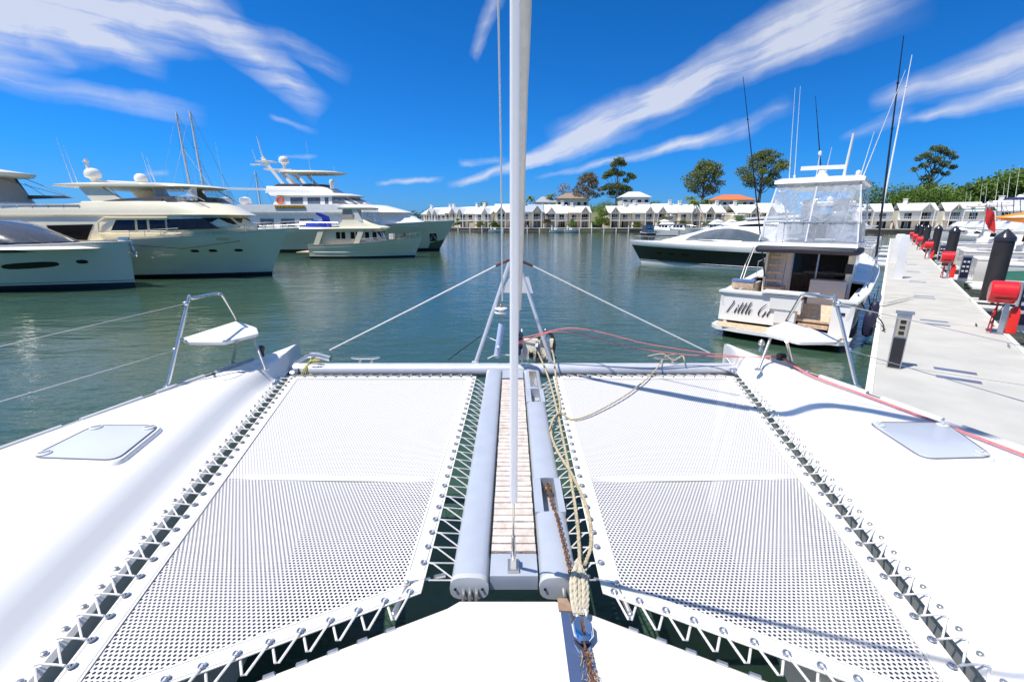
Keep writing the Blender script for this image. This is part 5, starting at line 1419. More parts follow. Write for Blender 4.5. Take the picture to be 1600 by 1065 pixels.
# the superstructure is narrower than the cockpit, and a touch lower
for ch in rG.children:
    if ch.name.split('.')[0] in ('cabin_bulkhead', 'console_locker', 'cockpit_steps', 'ladder', 'flybridge_deck', 'saloon', 'flybridge_coaming', 'helm_console', 'helm_chair', 'rear_screen', 'flybridge_rail', 'rod_rack', 'fender_holder', 'hardtop', 'hardtop_leg', 'clear_curtain', 'curtain_binding', 'radar_pedestal', 'light_mast', 'anchor_light', 'gps_dome', 'antenna'):
        ch.scale = (1, .84, .985)
GM = Matrix.LocRotScale(rG.location, rG.rotation_euler, rG.scale).inverted()
def gloc(px, py, Y): return GM @ at_range(px, py, Y)
ROD = mat('black rod blank', (.02, .02, .025), .3)
for nm, a, b, m, r in (('outrigger', (1195, 432, 15.6), (1161, 120, 15.9), ROD, .028), ('outrigger', (1369, 400, 15.0), (1412, 56, 15.4), ROD, .04),
                    ('outrigger', (1378, 330, 15.6), (1425, 86, 16.2), WHITE, .03), ('fishing_rod', (1283, 268, 17), (1274, 150, 17.2), ROD, .022)):
    pole(gloc(*a), gloc(*b), r, m, nm)
# bow rail and clutter along the starboard side
g = G()
for i in range(9):
    t = .32 + i * .07; x, y, z = Gh.pt(t, Gh.top(t)); g.tube([(x, -y + .12, z), (x, -y + .12, z + .55)], .014, 5); g.tube([(x, y - .12, z), (x, y - .12, z + .55)], .014, 5)
for sg in (-1, 1): g.tube([(lambda p: (p[0], sg * (p[1] - .12), p[2] + .55))(Gh.pt(.32 + i * .07, Gh.top(.32 + i * .07))) for i in range(9)], .016, 5)
ob('bow_rail', g, STEEL, rG)
g = G(); g.tube([(1.9, 1.9, 1.3), (2.6, 1.92, 2.0), (3.4, 1.9, 2.6)], .018, 6); g.tube([(2.3, 1.9, 1.3), (3.0, 1.92, 2.0), (3.6, 1.9, 2.6)], .018, 6); ob('side_grab_rail', g, STEEL, rG)
# ================================================================ pontoon jetty
JD = Vector((.629, .777, 0)).normalized(); JN = Vector((JD.y, -JD.x, 0)); J0 = Vector((6.35, 7.67, 0))
def J(s, w, z=0.0): p = J0 + JD * s + JN * w; return Vector((p.x, p.y, z))
JR = math.atan2(JD.y, JD.x)
pontoon = empty('pontoon', tuple(J0), JR, 'long pale floating pontoon walkway running away between the moored boats', 'pontoon')
def JL(s, w, z=0.0): return (s, -w, z)            # local: along, across to the right, up
PW = 2.66
s = -10.2; k = 0
while s < 92:
    L = 5.96
    g = G(); g.box((s + L / 2, -PW / 2, .30), (L, PW, .36)); sec = ob('pontoon_section', g, CONC, pontoon)
    g = G()
    g.box((s + L / 2, -.03, .475), (L, .10, .07)); ob('edge_beam', g, TIMB, sec); g = G(); g.box((s + L / 2, -PW + .03, .475), (L, .10, .07)); ob('edge_beam', g, TIMB, sec)
    if s < 36:
        for q in (.30, L - .30):
            if abs(s + 9) < .1 and q < 1: continue
            g = G(); g.box((s + q, -1.3, .4815), (.20, .62, .003)); ob('cover_plate', g, GALV, sec)
    g = G(); g.box((s + L / 2, -PW / 2, .05), (L * .9, PW * .8, .26)); ob('float', g, SEAW, sec)
    s += 6.0; k += 1
def tip(name, label, cat, group, s, w, z=.485): return empty(name, tuple(J(s, w, z)), JR, label, cat, group)
def copytree(o, parent=None):
    c = o.copy(); COL.objects.link(c)
    if parent: c.parent = parent
    for ch in list(o.children): copytree(ch, c)
    return c
# black piles
def pile():
    r = empty('mooring_pile', (0, 0, 0), 0, 'x', 'pile', 'black piles along the pontoon')
    g = G(); g.tube([(0, 0, -1.5), (0, 0, 2.72)], .27, 24); b = ob('pile_sleeve', g, MESHG, r, smooth=True)
    g = G(); g.lathe([(.29, 2.66), (.29, 2.76), (.275, 2.80), (.02, 3.08), (.001, 3.08)], n=20); ob('pile_cap', g, mat('shiny black cap', (.03, .03, .04), .18, var=.1), r, smooth=True)
    g = G(); g.tube([(-.38, -.10, .52), (-.38, -.32, .52), (-.26, -.40, .52), (.26, -.40, .52), (.38, -.32, .52), (.38, .1, .52), (.38, .45, .52), (-.38, .45, .52), (-.38, 0, .52)], .05, 8)
    ob('pile_guide', g, WHITE, r, smooth=True); return r
P0 = pile(); ordn = ['nearest', 'second', 'third', 'fourth', 'fifth', 'sixth', 'seventh']
for i, ss in enumerate((13.7, 30.8, 44.5, 59, 74, 89)):
    o = P0 if i == 0 else copytree(P0); o.location = J(ss, PW + .40); o.rotation_euler = (0, 0, JR)
    o['label'] = 'black sleeved mooring pile with conical cap, %s along the pontoon' % ordn[i]
# red hose reels with extinguisher covers
def reel():
    r = empty('fire_point', (0, 0, 0), 0, 'x', 'fire hose reel', 'red fire points along the pontoon')
    g = G(); g.lathe([(.02, -.30), (.27, -.30), (.31, -.26), (.31, .26), (.27, .30), (.02, .30)], (0, 0, 1.18), 20, 'y'); d = ob('hose_drum_cover', g, RED, r, smooth=True)
    g = G(); g.box((-.23, 0, 1.02), (.16, .34, .03)); ob('cover_slot', g, mat('dark red slot', (.15, .01, .01), .5), d)
    g = G(); g.box((.05, -.16, .62), (.10, .12, 1.24)); g.box((.05, -.16, .01), (.3, .3, .02)); ob('post', g, GALV, r)
    g = G(); g.loft([[(.06 + x, -.36 + y, z) for x, y in ((-.12, -.11), (.12, -.11), (.12, .11), (-.12, .11))] for z in (.06, .62)] + [[(.06 + x * .8, -.36 + y * .8, .74) for x, y in ((-.12, -.11), (.12, -.11), (.12, .11), (-.12, .11))], [(.06 + x * .3, -.36 + y * .3, .80) for x, y in ((-.12, -.11), (.12, -.11), (.12, .11), (-.12, .11))]]); ob('extinguisher_cover', g, REDG, r, smooth=True)
    g = G(); g.tube([(-.02, .05, .04), (-.02, .05, .95)], .025, 8); g.tube([(-.05, .13, .04), (-.02, .10, .6)], .018, 8); hs_ = ob('riser_pipe', g, mat('dull red pipe', (.40, .03, .04), .5), r)
    g = G(); g.tube([(-.05 + .10 * math.cos(a), .08, .62 + .10 * math.sin(a)) for a in [k * math.pi / 6 for k in range(12)]], .014, 6, closed=True); g.lathe([(.06, -.03), (.06, .03)], (-.05, .08, .62), 10, 'y'); ob('valve_wheel', g, RED, r, smooth=True)
    g = G(); g.tube([(.0, -.10, .86), (-.12, 0, .6), (-.05, .1, .3), (.02, 0, .2)], .013, 6); ob('hose', g, DARK, r); return r
R0 = reel()
for i, ss in enumerate((7.0, 22.6, 39, 54.5, 68, 82)):
    o = R0 if i == 0 else copytree(R0); o.location = J(ss, PW - .28, .48); o.rotation_euler = (0, 0, JR); o.scale = (.85, .85, .92)
    o['label'] = 'red fire hose drum on a post with red extinguisher cover, %s along the pontoon' % ordn[i]
# service pedestals with dark panels
def pedestal():
    r = empty('power_pedestal', (0, 0, 0), 0, 'x', 'power pedestal', 'power pedestals along the pontoon')
    g = G(); g.box((0, 0, .60), (.24, .34, 1.2)); b = ob('pedestal_body', g, GALV, r)
    g = G(); g.box((-.125, 0, .66), (.012, .30, 1.0)); ob('front_panel', g, PANEL, r)
    for z in (.95, .72, .50):
        g = G()
        for y in (-.07, .07): g.box((-.136, y, z), (.012, .09, .09))
        ob('outlet', g, RIMG, r)
    g = G(); g.box((0, 0, 1.22), (.26, .36, .05)); ob('lid', g, GALV, r); return r
S0 = pedestal()
for i, ss in enumerate((8.0, 21.6, 35.8, 50.3, 65)):
    o = S0 if i == 0 else copytree(S0); o.location = J(ss, PW + .35, .48); o.rotation_euler = (0, 0, JR)
    o['label'] = 'grey power pedestal with dark outlet panel, %s along the right pontoon edge' % ordn[i]
# pedestal lying lower at the near left edge: tall outlet board seen edge on
r = empty('service_board', tuple(J(1.62, .36, .48)), JR, 'leaning steel service board with outlets at the near left pontoon edge', 'power pedestal')
g = G(); g.box((0, 0, .55), (.13, .22, 1.10)); ob('pedestal_body', g, GALV, r)
g = G(); g.box((-.075, 0, .32), (.012, .185, .60)); ob('lower_panel', g, MESHG, r); g = G(); g.box((-.075, 0, .84), (.012, .165, .36)); fp = ob('outlet_panel', g, mat('beige outlet panel', (.45, .40, .30), .5), r)
for z in (.95, .84, .73): g = G(); g.box((-.085, 0, z), (.014, .085, .06)); ob('outlet', g, PLAST, fp)
g = G(); g.box((0, 0, 1.12), (.16, .28, .04)); ob('lid', g, GALV, r)
# white wrapped bollards on the left edge
r = empty('wrapped_pedestal', tuple(J(21.2, .55, .48)), JR, 'tall white wrapped dock pedestal on the left pontoon edge', 'dock pedestal')
g = G(); g.loft([[(x * q, y * q, z) for x, y in ((-.13, -.16), (.13, -.16), (.13, .16), (-.13, .16))] for z, q in ((0, 1.15), (.9, 1.05), (2.0, 1.0), (2.2, .7))]); ob('cover', g, WCANV, r, smooth=True)
r = empty('wrapped_pedestal', tuple(J(33.5, .50, .48)), JR, 'smaller white wrapped dock pedestal further along the left pontoon edge', 'dock pedestal')
g = G(); g.loft([[(x * q, y * q, z) for x, y in ((-.22, -.30), (.22, -.30), (.22, .30), (-.22, .30))] for z, q in ((0, 1.1), (.9, 1), (1.9, .9), (2.0, .7))]); ob('cover', g, WCANV, r, smooth=True)
# dock cleats, boot scraper, black line
for i, (ss, w, lab) in enumerate(((7.94, 2.17, 'black dock cleat with a line made fast near the right pontoon edge'), (5.3, 2.45, 'small grey dock cleat beside the nearest fire point'), (5.43, .18, 'dock cleat on the left pontoon edge holding the black stern line'), (-1.0, .3, 'dock cleat hard against the catamaran side on the near pontoon'))):
    o = cleat(J(ss, w, .482), JD, .30, PLAST if i == 0 else GALV, None); tag(o, lab, 'cleat'); o.name = 'dock_cleat'
c0 = rG.matrix_basis @ Vector((1.4, -1.85, 1.4)); e0 = J(5.43, .18, .55)
def wr(name, pts, r, m, lab, sub=8):
    g = G(); g.tube(bez(pts, sub), r, 6); o = ob(name, g, m, None, smooth=True); return tag(o, lab, 'rope')
wr('mooring_line', [c0, c0.lerp(e0, .4) + Vector((0, 0, -.18)), c0.lerp(e0, .8) + Vector((0, 0, -.3)), e0], .018, ROPEB, 'black stern line dropping from the white fishing boat to the pontoon')
wr('mooring_line', [rG.matrix_basis @ Vector((3.4, -1.95, 1.5)), rG.matrix_basis @ Vector((2.6, -2.2, .9)), J(6.2, .1, .6), J(5.5, .16, .55)], .018, ROPEB, 'black spring line looping beside the hull of the white fishing boat')
# fender between the boat and the pontoon
for x, nm in ((1.0, 'near'), (3.2, 'far')):
    p = rG.matrix_basis @ Vector((x, -2.28, .62)); g = G(); g.lathe([(.02, -.36), (.11, -.30), (.13, -.15), (.13, .2), (.10, .32), (.03, .38)], tuple(p), 12); g.tube([p + Vector((0, 0, .36)), p + Vector((0, 0, .85))], .01, 5)
    tag(ob('fender', g, mat('navy fender', (.02, .02, .05), .5), None, smooth=True), 'dark cylindrical fender hanging on the fishing boat, the %s one of the pair' % nm, 'fender')

# finger pontoons on the right, boats between them
fing = []
for i, ss in enumerate((5.0, 12.4, 29.5, 43.2, 57.6, 72)):
    r = empty('finger_pontoon', tuple(J(ss, PW + .02)), JR, 'narrow white finger pontoon, %s branching right from the walkway' % ordn[i], 'pontoon', 'finger pontoons')
    g = G(); g.box((0, -6, .28), (.95, 12, .34)); ob('deck_slab', g, CONC, r)
    g = G(); g.box((-.5, -6, .42), (.07, 12, .10)); ob('edge_beam', g, TIMB, r); g = G(); g.box((.5, -6, .42), (.07, 12, .10)); ob('edge_beam', g, TIMB, r)
    g = G(); g.prism([(-.5, -.02, .47), (-1.2, -.02, .47), (-.5, -.9, .47)], (0, 0, .02)); ob('gusset', g, GALV, r)

def cruiser(loc, rz, L, label, hullm=HULLW, boot=NAVYB, style=0, fly=True, canvas=None, seed=1):
    rnd = random.Random(seed); r = empty('motor_cruiser', loc, rz, label, 'motor cruiser')
    B = L * .30; H = Hull(L, B, 1.15 + L * .02, 1.5 + L * .05, L * .08, full=.45, flare=.2)
    hh = H.build(r, hullm, boot, .22, WHITE, (.2, .02, mat('navy stripe', (.03, .04, .15), .4)))
    dz = H.hs
    for k in range(3): H.port(hh, L * (.55 + .09 * k), L * (.55 + .09 * k) + .5, dz * .65, dz * .65 + .2, DGLASS, 'porthole', (-1, 1), .6)
    c = Cabin([(dz, L * .22, L * .84, B * .40, L * .2), (dz + .45, L * .22, L * .74, B * .38, L * .18), (dz + .5, L * .24, L * .66, B * .36, L * .12), (dz + 1.35, L * .26, L * .54, B * .32, L * .10)])
    cc = c.build(r, WHITE, 'saloon')
    for k in range(3):
        x0 = L * (.29 + .08 * k); c.win(cc, [(x0, dz + .62), (x0 + L * .07, dz + .62), (x0 + L * .065, dz + 1.2), (x0 + .05, dz + 1.2)], SGLASS if style else DGLASS, 'window', (-1, 1))
    c.screen(cc, dz + .62, dz + 1.25, -70, 70, 3)
    slab([(dz + 1.35, L * .05, L * .56, B * .36, L * .1), (dz + 1.47, L * .04, L * .58, B * .38, L * .1)], r, WHITE, 'cabin_roof')
    if fly:
        f = Cabin([(dz + 1.47, L * .12, L * .54, B * .34, L * .12), (dz + 2.0, L * .16, L * .47, B * .31, L * .1)]); f.build(r, WHITE, 'flybridge')
        g = G(); tz = dz + 3.3
        for sg in (-1, 1): g.tube([(L * .18, sg * B * .3, dz + 2), (L * .16, sg * B * .27, tz)], .03, 6); g.tube([(L * .40, sg * B * .3, dz + 2), (L * .34, sg * B * .27, tz)], .03, 6)
        ob('canopy_frame', g, STEEL, r)
        slab([(tz, L * .12, L * .40, B * .29, L * .05), (tz + .10, L * .12, L * .40, B * .26, L * .05)], r, canvas or WHITE, 'canopy')
        antenna(r, L * .2, B * .2, tz, 1.8 + rnd.random(), .016, (-.2, 0)); antenna(r, L * .22, -B * .2, tz, 1.4 + rnd.random(), .016, (-.2, 0)); dome(r, L * .25, 0, tz + .1, .24)
    elif canvas:
        g = G(); g.loft([[(x, y * B * .36 * q, dz + z) for y, z in ((-1, .1), (-1, .9), (-.6, 1.35 * q + .2), (0, 1.5 * q + .25), (.6, 1.35 * q + .2), (1, .9), (1, .1))] for x, q in ((0.2, .8), (L * .1, 1), (L * .24, 1.05))]); ob('cockpit_cover', g, canvas, r, smooth=True)
    H.rail(r, .35, .98, .6, 10, .018)
    g = G(); g.box((-.45, 0, .32), (.9, B * .85, .08)); ob('swim_platform', g, WHITE, r)
    g = G()
    for y in (-.25, 0, .25): g.tube([(-.02, y * B, .35), (-.02, y * B, dz)], .015, 5)
    ob('transom_rail', g, STEEL, r)
    return r
def berth(ss, off, L, label, bow_out=True, **k):
    a = math.atan2(JN.y, JN.x)
    p = J(ss, PW + off)
    if bow_out: return cruiser((p.x, p.y, 0), a, L, label, **k)
    q = J(ss, PW + off + L); return cruiser((q.x, q.y, 0), a + math.pi, L, label, **k)
berth(9.2, 1.4, 10, 'open white cruiser on the nearest right hand berth, stern to the walkway', fly=False, canvas=None, seed=3)
bg = berth(25.6, 1.0, 11, 'white flybridge cruiser with plain white canopy, just before the second pile', seed=4)
berth(21.6, 1.5, 13, 'white flybridge cruiser carrying the orange kayak on its upper deck', seed=5, style=1)
berth(33.6, 1.2, 12, 'white cruiser with navy canvas canopy between second and third piles', canvas=NAVYC, seed=6)
berth(38.6, 1.2, 11, 'tall white flybridge cruiser with white canopy beside the third pile', seed=8)
berth(47.0, 1.2, 13, 'white flybridge cruiser beyond the third pile with pale canopy', seed=9)
berth(52.4, 1.2, 11, 'white cruiser, second beyond the third pile on the right', fly=True, seed=11, canvas=BEIGEC)
berth(61.4, 1.2, 12, 'white cruiser on the sixth right hand berth up the walkway', bow_out=False, seed=12)
berth(66.4, 1.2, 12, 'distant white cruiser with green canopy near the end of the walkway', canvas=GREENC, seed=13)
berth(76, 1.2, 13, 'distant white cruiser on the last right hand berth before the houses', bow_out=False, seed=14)
# green canvas runs: a long tarpaulin boat, and the kayak, both visible past the pile
a = math.atan2(JN.y, JN.x)
g = G(); pts = []
for k in range(13):
    t = k / 12; w = .42 * math.sin(math.pi * t) ** .6 + .01; pts.append([(4.6 * t, w * math.cos(q), .34 * math.sin(math.pi * t) ** .7 * math.sin(q)) for q in [j * math.pi / 5 for j in range(10)]])
g.loft(pts); kp = J(21.7, PW + .9, 3.5); g.xf((kp.x, kp.y, kp.z), a)
ky = ob('kayak', g, ORANGE, None, smooth=True); tag(ky, 'orange kayak lying on the upper deck of a white cruiser at the right edge', 'kayak')
g = G(); pts = []
for k in range(13):
    t = k / 12; w = .95 * math.sin(math.pi * min(1, t * .9 + .1)) ** .5 + .02; pts.append([(7.5 * t, w * math.cos(q), .9 * math.sin(math.pi * min(1, t + .08) if t < .92 else .1) ** .4 * max(0, math.sin(q)) - .1) for q in [j * math.pi / 5 for j in range(10)]])
g.loft(pts); gp = J(16.9, PW + .9, 1.25); g.xf((gp.x, gp.y, gp.z), a)
o = ob('covered_boat', g, GREENC, None, smooth=True); 
g = G(); H2 = Hull(8.2, 2.3, 1.05, 1.3, .6)
rt = empty('covered_runabout', (gp.x - .3, gp.y, 0), a, 'runabout under a taut dark green cover behind the nearest black pile', 'runabout')
rt.location = (gp.x - .2 * math.cos(a), gp.y - .2 * math.sin(a), 0)
H2.build(rt, HULLW, NAVYB, .2); bpy.data.objects.remove(o)
g = G(); pts = []
for k in range(15):
    t = k / 14; w = H2.half(t * .97, .95) * 1.02; h0 = H2.top(t * .97)
    pts.append([(H2.pt(t * .97, h0)[0], w * math.cos(q), h0 + .02 + (.50 * math.sin(math.pi * (t * .9 + .1)) ** .6) * max(0, math.sin(q))) for q in [j * math.pi / 6 for j in range(7)]])
g.loft(pts, closed=True); ob('cover', g, GREENC, rt, smooth=True)
fl = empty('flag', tuple(J(23.6, PW + .9, 2.6)), 0, 'red and navy ensign hanging from a staff among the white cruisers', 'flag')
g = G(); g.tube([(0, 0, 0), (-.2, 0, 1.6)], .02, 6); ob('flagstaff', g, STEEL, fl)
g = G(); vs = []
for i in range(7):
    for j in range(5): vs.append((-.18 + .10 * i + .03 * j, .06 * math.sin(i * 1.3 + j), 1.5 - .22 * j - .08 * i))
g.add(vs, [(i * 5 + j, i * 5 + j + 1, (i + 1) * 5 + j + 1, (i + 1) * 5 + j) for i in range(6) for j in range(4)]); ob('flag_cloth', g, mat('red ensign cloth', (.65, .03, .03), .8), fl, smooth=True)
# boats on the left of the pontoon beyond the fishing boat
def lberth(ss, L, label, **k):
    a2 = math.atan2(-JN.y, -JN.x); p = J(ss, -.9); return cruiser((p.x, p.y, 0), a2, L, label, **k)
lberth(34, 13, 'white flybridge cruiser moored behind the black hulled sports cruiser', seed=21, style=1)
lberth(39.5, 12, 'second white cruiser behind the black hulled sports cruiser, beige canopy', seed=22, canvas=BEIGEC)
lberth(48, 14, 'white cruiser with dark canopy seen between fishing boat and pontoon', seed=23, canvas=NAVYC, bow=None) if False else lberth(48, 14, 'white cruiser with dark canopy seen between fishing boat and pontoon', seed=23, canvas=NAVYC)
lberth(56, 12, 'distant low white cruiser left of the walkway end', seed=24, fly=False)
lberth(66, 13, 'furthest white cruiser left of the walkway end', seed=25)

sailboat((58, 50), 12, 15, 'sailing yacht with a thin bare mast among the right hand berths')
sailboat((78, 66), 12, 17, 'further sailing yacht with bare mast standing before the wooded hill')
sailboat((47, 38.5), 11, 12.5, 'nearer sailing yacht whose mast leans out at the right edge')
# ================================================================ houses over the water
def townhouse(x, y, w, rz, label, wall=TANW, bay='right', seed=0, base=1.35, arch='townhouse', chim=True, roof=ROOFW, patio=True, sc=1.0):
    """local: facade on y=0 facing -y, x across the front, z up"""
    rnd = random.Random(seed); sc *= rnd.uniform(.97, 1.03); r = empty(arch, (x, y, 0), rz, label, 'house', 'white roofed waterfront townhouses'); r.scale = (sc, sc, sc)
    d = 9.0; e = 6.6 + rnd.uniform(-.15, .2); rd = 9.4 + rnd.uniform(-.5, .5); b = base
    g = G(); g.box((0, d / 2, (b + e) / 2), (w - .06, d, e - b)); ob('wall', g, wall, r)
    g = G(); hw = w / 2 + (.02 if w > 7 else 0)
    g.prism([(-hw, -1.3, e - .05), (-hw, d / 2, rd), (-hw, d + 1.0, e - .05), (-hw, d + 1.0, e - .25), (-hw, d / 2, rd - .22), (-hw, -1.3, e - .25)], (2 * hw, 0, 0)); rf = ob('roof', g, roof, r)
    if chim:
        cx = w * (.30 if bay == 'left' else -.30); g = G(); g.box((cx, d * .42, rd + .1), (1.0, .8, 2.2)); g.box((cx, d * .42, rd + 1.25), (1.2, 1.0, .18)); ob('chimney', g, WWALL, rf)
    # projecting gabled bay
    bx = w * (.22 if bay == 'right' else -.22); bw = 3.0
    g = G(); g.prism([(bx - bw / 2 - .25, -2.1, e - .15), (bx, -2.1, e + 2.1), (bx + bw / 2 + .25, -2.1, e - .15), (bx + bw / 2 + .05, -2.1, e - .30), (bx, -2.1, e + 1.75), (bx - bw / 2 - .05, -2.1, e - .30)], (0, 5.6, 0)); ob('bay_roof', g, roof, rf)
    g = G(); g.prism([(bx - bw / 2, -1.2, e - .3), (bx, -1.2, e + 1.75), (bx + bw / 2, -1.2, e - .3)], (0, .1, 0)); ob('gable', g, wall if rnd.random() < .6 else mat('shaded gable tone', (.46, .40, .31), .8), r)  # some gables take a darker colour standing for shade under the bay roof
    g = G(); g.beam((bx - bw * .35, -2.0, e + .1), (bx + bw * .35, -2.0, e + .1), .10, .10); g.beam((bx, -2.0, e), (bx, -2.0, e + 1.7), .10, .10); ob('gable_truss', g, TIMB, r)
    for q in (-1, 1):
        g = G(); g.box((bx + q * bw / 2, -2.0, (b + e) / 2 - .1), (.20, .20, e - b - .3)); ob('post', g, TIMB, r)
    g = G(); g.box((0, -.95, b + 2.55), (w - .1, 1.9, .22)); bl = ob('balcony', g, TIMB, r)
    g = G(); g.box((0, -1.85, b + 3.55), (w - .2, .06, .07)); g.box((0, -1.85, b + 2.85), (w - .2, .05, .06))
    n = int(w / .45)
    for k in range(n): g.box((-w / 2 + .2 + k * (w - .4) / (n - 1), -1.85, b + 3.2), (.05, .04, .66))
    ob('railing', g, TIMB, bl)
    gl = (DGLASS, SGLASS)
    def win(x0, x1, z0, z1, nm='window', m=None, mull=1):
        g = G(); g.box(((x0 + x1) / 2, -.015, (z0 + z1) / 2), (x1 - x0 + .18, .05, z1 - z0 + .18)); fr = ob(nm, g, TIMB, r)
        for k in range(mull + 1):
            a_ = lerp(x0, x1, k / (mull + 1)) + .03; b_ = lerp(x0, x1, (k + 1) / (mull + 1)) - .03
            g = G(); g.box(((a_ + b_) / 2, -.045, (z0 + z1) / 2), (b_ - a_, .03, z1 - z0)); ob('pane', g, m or rnd.choice(gl), fr)
    win(bx - 1.2, bx + 1.2, b + 2.75, b + 4.75, 'balcony_door', None, 2)
    ox = -1 if bay == 'right' else 1
    win(ox * w * .24 - .9, ox * w * .24 + .9, b + 3.0 if rnd.random() < .5 else b + 2.75, b + 4.6, 'window', None, 1)
    win(bx - 1.25, bx + 1.25, b + .05, b + 2.25, 'sliding_door', mat('pale green glass', (.20, .27, .25), .08) if rnd.random() < .5 else None, 1)
    win(ox * w * .24 - 1.2, ox * w * .24 + 1.2, b + .05, b + 2.2, 'sliding_door', None, 2)
    g = G(); g.box((w / 2 - .1, -1.6, b + .9), (.14, 3.2, 1.8)); ob('party_wall', g, WWALL, r)
    return r
units = [(-36.5, 206, 7.2, 'leftmost white gabled townhouse beside the far trees'), (-30.2, 197, 7.6, 'second townhouse from the left end, tan gable'), (-24.2, 188, 7.8, 'third townhouse from the left end, dark paired windows'),
         (-17.6, 179.5, 8.2, 'fourth townhouse from the left end with tall chimney'), (-10.4, 172, 8.4, 'fifth townhouse from the left end with glazed gabled bay'), (-2.0, 167.5, 8.6, 'townhouse left of the furled sail with dark lower windows'),
         (7.0, 166, 8.6, 'townhouse right of the mast with grey roof panels'), (15.8, 166, 8.4, 'townhouse with autumn creeper, right of the mast'), (24.2, 166, 8.2, 'end townhouse of the central row beside the round green tree')]
units2 = [(38.5, 166, 8.6, 'long townhouse with wide tan wall, first of the right hand terrace'), (47.0, 166, 8.2, 'townhouse with white awning in the right hand terrace'), (55.0, 166, 8.0, 'townhouse with green glazed balcony in the right hand terrace'),
          (63.0, 165, 8.0, 'townhouse behind the slim palm in the right hand terrace'), (71.0, 163.5, 8.2, 'townhouse with garden umbrellas in front'), (82, 162, 9.5, 'tan walled townhouse above the sports cruiser'), (92, 163, 9.0, 'townhouse partly hidden by the fishing boat curtains')]
for i, (x, y, w, lab) in enumerate(units + units2):
    if i < 5: rz = math.atan2(-8.6, 6.3) * .62
    else: rz = 0
    townhouse(x, y + 3, w, rz, lab, (CRW, WWALL, TANW)[i % 3] if i < 9 else TANW if i % 2 else CRW, 'right' if i % 2 == 0 else 'left', seed=i, roof=ROOFG if i in (6,) else ROOFW)
g = G(); g.box((7.9, 163.5, 0), (.1, .1, .1))
for i, (x, y, w, lab) in enumerate(((121, 141, 9, 'white townhouse above the start of the pontoon row'), (131, 137, 9, 'white townhouse with grey dormer above the red fire points'), (141, 132, 9, 'white townhouse with satellite dome above the marina berths'), (151, 127, 9, 'white townhouse behind the navy canopied cruiser'), (161, 121, 9, 'rightmost visible white townhouse under the wooded hill'), (112, 146, 9, 'white townhouse just right of the tall black outrigger'))):
    townhouse(x, y, w, -.5, lab, WWALL, 'left' if i % 2 else 'right', seed=40 + i, chim=(i % 2 == 0))
# seawall, terraces, jetties with piles
pth = [(-60, 222), (-36, 202), (-13, 168), (6, 158.5), (62, 157), (100, 149), (112, 137), (165, 112), (200, 90)]
for (a, b) in zip(pth, pth[1:]):
    g = G(); A, B_ = Vector((a[0], a[1], .45)), Vector((b[0], b[1], .45)); g.beam(A, B_, .5, 1.5); ob('seawall', g, SEAW, None)['kind'] = 'structure'
    nn = Vector((-(b[1] - a[1]), b[0] - a[0], 0)).normalized(); g = G()
    g.prism([(a[0], a[1] + .2, 1.0), (b[0], b[1] + .2, 1.0), (b[0] + nn.x * 9, b[1] + nn.y * 9, 1.0), (a[0] + nn.x * 9, a[1] + nn.y * 9, 1.0)], (0, 0, .32)); ob('terrace', g, SAND, None)['kind'] = 'structure'
wd = ['far left', 'left', 'middle', 'right', 'far right', 'outermost right', 'right end', 'last']
for i, x in enumerate((-14, -3, 9, 22, 34, 47, 60)):
    y = 156.2 if x > 0 else 160
    r = empty('private_dock', (x, y - 2.4, 0), 0, 'low dark dock with white piles in front of the seawall, %s one' % wd[i], 'dock', 'private docks below the townhouses')
    g = G(); g.box((0, 0, .45), (9, 2.0, .25)); ob('dock_deck', g, mat('grey dock timber', (.22, .19, .16), .85, var=.2), r)
    for q in (-4, 0, 4): g = G(); g.tube([(q, -1.1, -1), (q, -1.1, 2.3 if q else 1.6)], .16, 8); ob('pile', g, TIMB, r)
for i, (x, y, lab) in enumerate(((-8, 156.5, 'small white runabout at the docks left of the mast'), (12, 152.5, 'pair companion white dinghy below the creeper covered townhouse'), (17, 153, 'white centre console boat below the central townhouses'))):
    r = empty('runabout', (x, y, 0), .1, lab, 'runabout'); H = Hull(5.5, 2, .8, 1.0, .5); H.build(r, HULLW, NAVYB, .12); g = G(); g.box((2.2, 0, 1.2), (.8, .9, .9)); ob('console', g, WHITE, r); g = G(); g.box((-.2, 0, .9), (.4, .4, .8)); ob('outboard', g, PLAST, r)
# small blue windowed launch and sailing dinghies at the right docks
r = empty('launch', (31.0, 104, 0), math.radians(100), 'small dark launch with blue windows beyond the black hulled cruiser bow', 'launch')
H = Hull(5, 2.4, .9, 1.1, .4); H.build(r, mat('maroon hull', (.05, .02, .03), .3), BLACKB, .1); c = Cabin([(.9, .6, 3.8, .9, .8), (2.6, .7, 3.4, .85, .7)]); cc = c.build(r, mat('dark cabin', (.05, .06, .08), .4), 'cabin')
for z in (1.2, 1.95): g = G(); g.box((.60, .38, z + .25), (.06, .6, .5)); g.box((.60, -.38, z + .25), (.06, .6, .5)); ob('window', g, mat('blue glass', (.05, .22, .45), .1), cc)
g = G(); g.box((1.2, 0, 3.0), (.3, 1.5, .7)); ob('radar_box', g, mat('dark cabin', (.05, .06, .08), .4), r)
for i, (x, y) in enumerate(((40, 112), (46, 118), (53, 112), (60, 120), (48, 96), (57, 98))):
    cruiser((x, y, 0), math.radians(150 + 9 * i), 9 + i % 3, 'distant white cruiser, %s in the cluster behind the sports cruiser' % ordn[i], fly=i % 2 == 0, seed=60 + i, canvas=(BEIGEC, None, NAVYC)[i % 3])
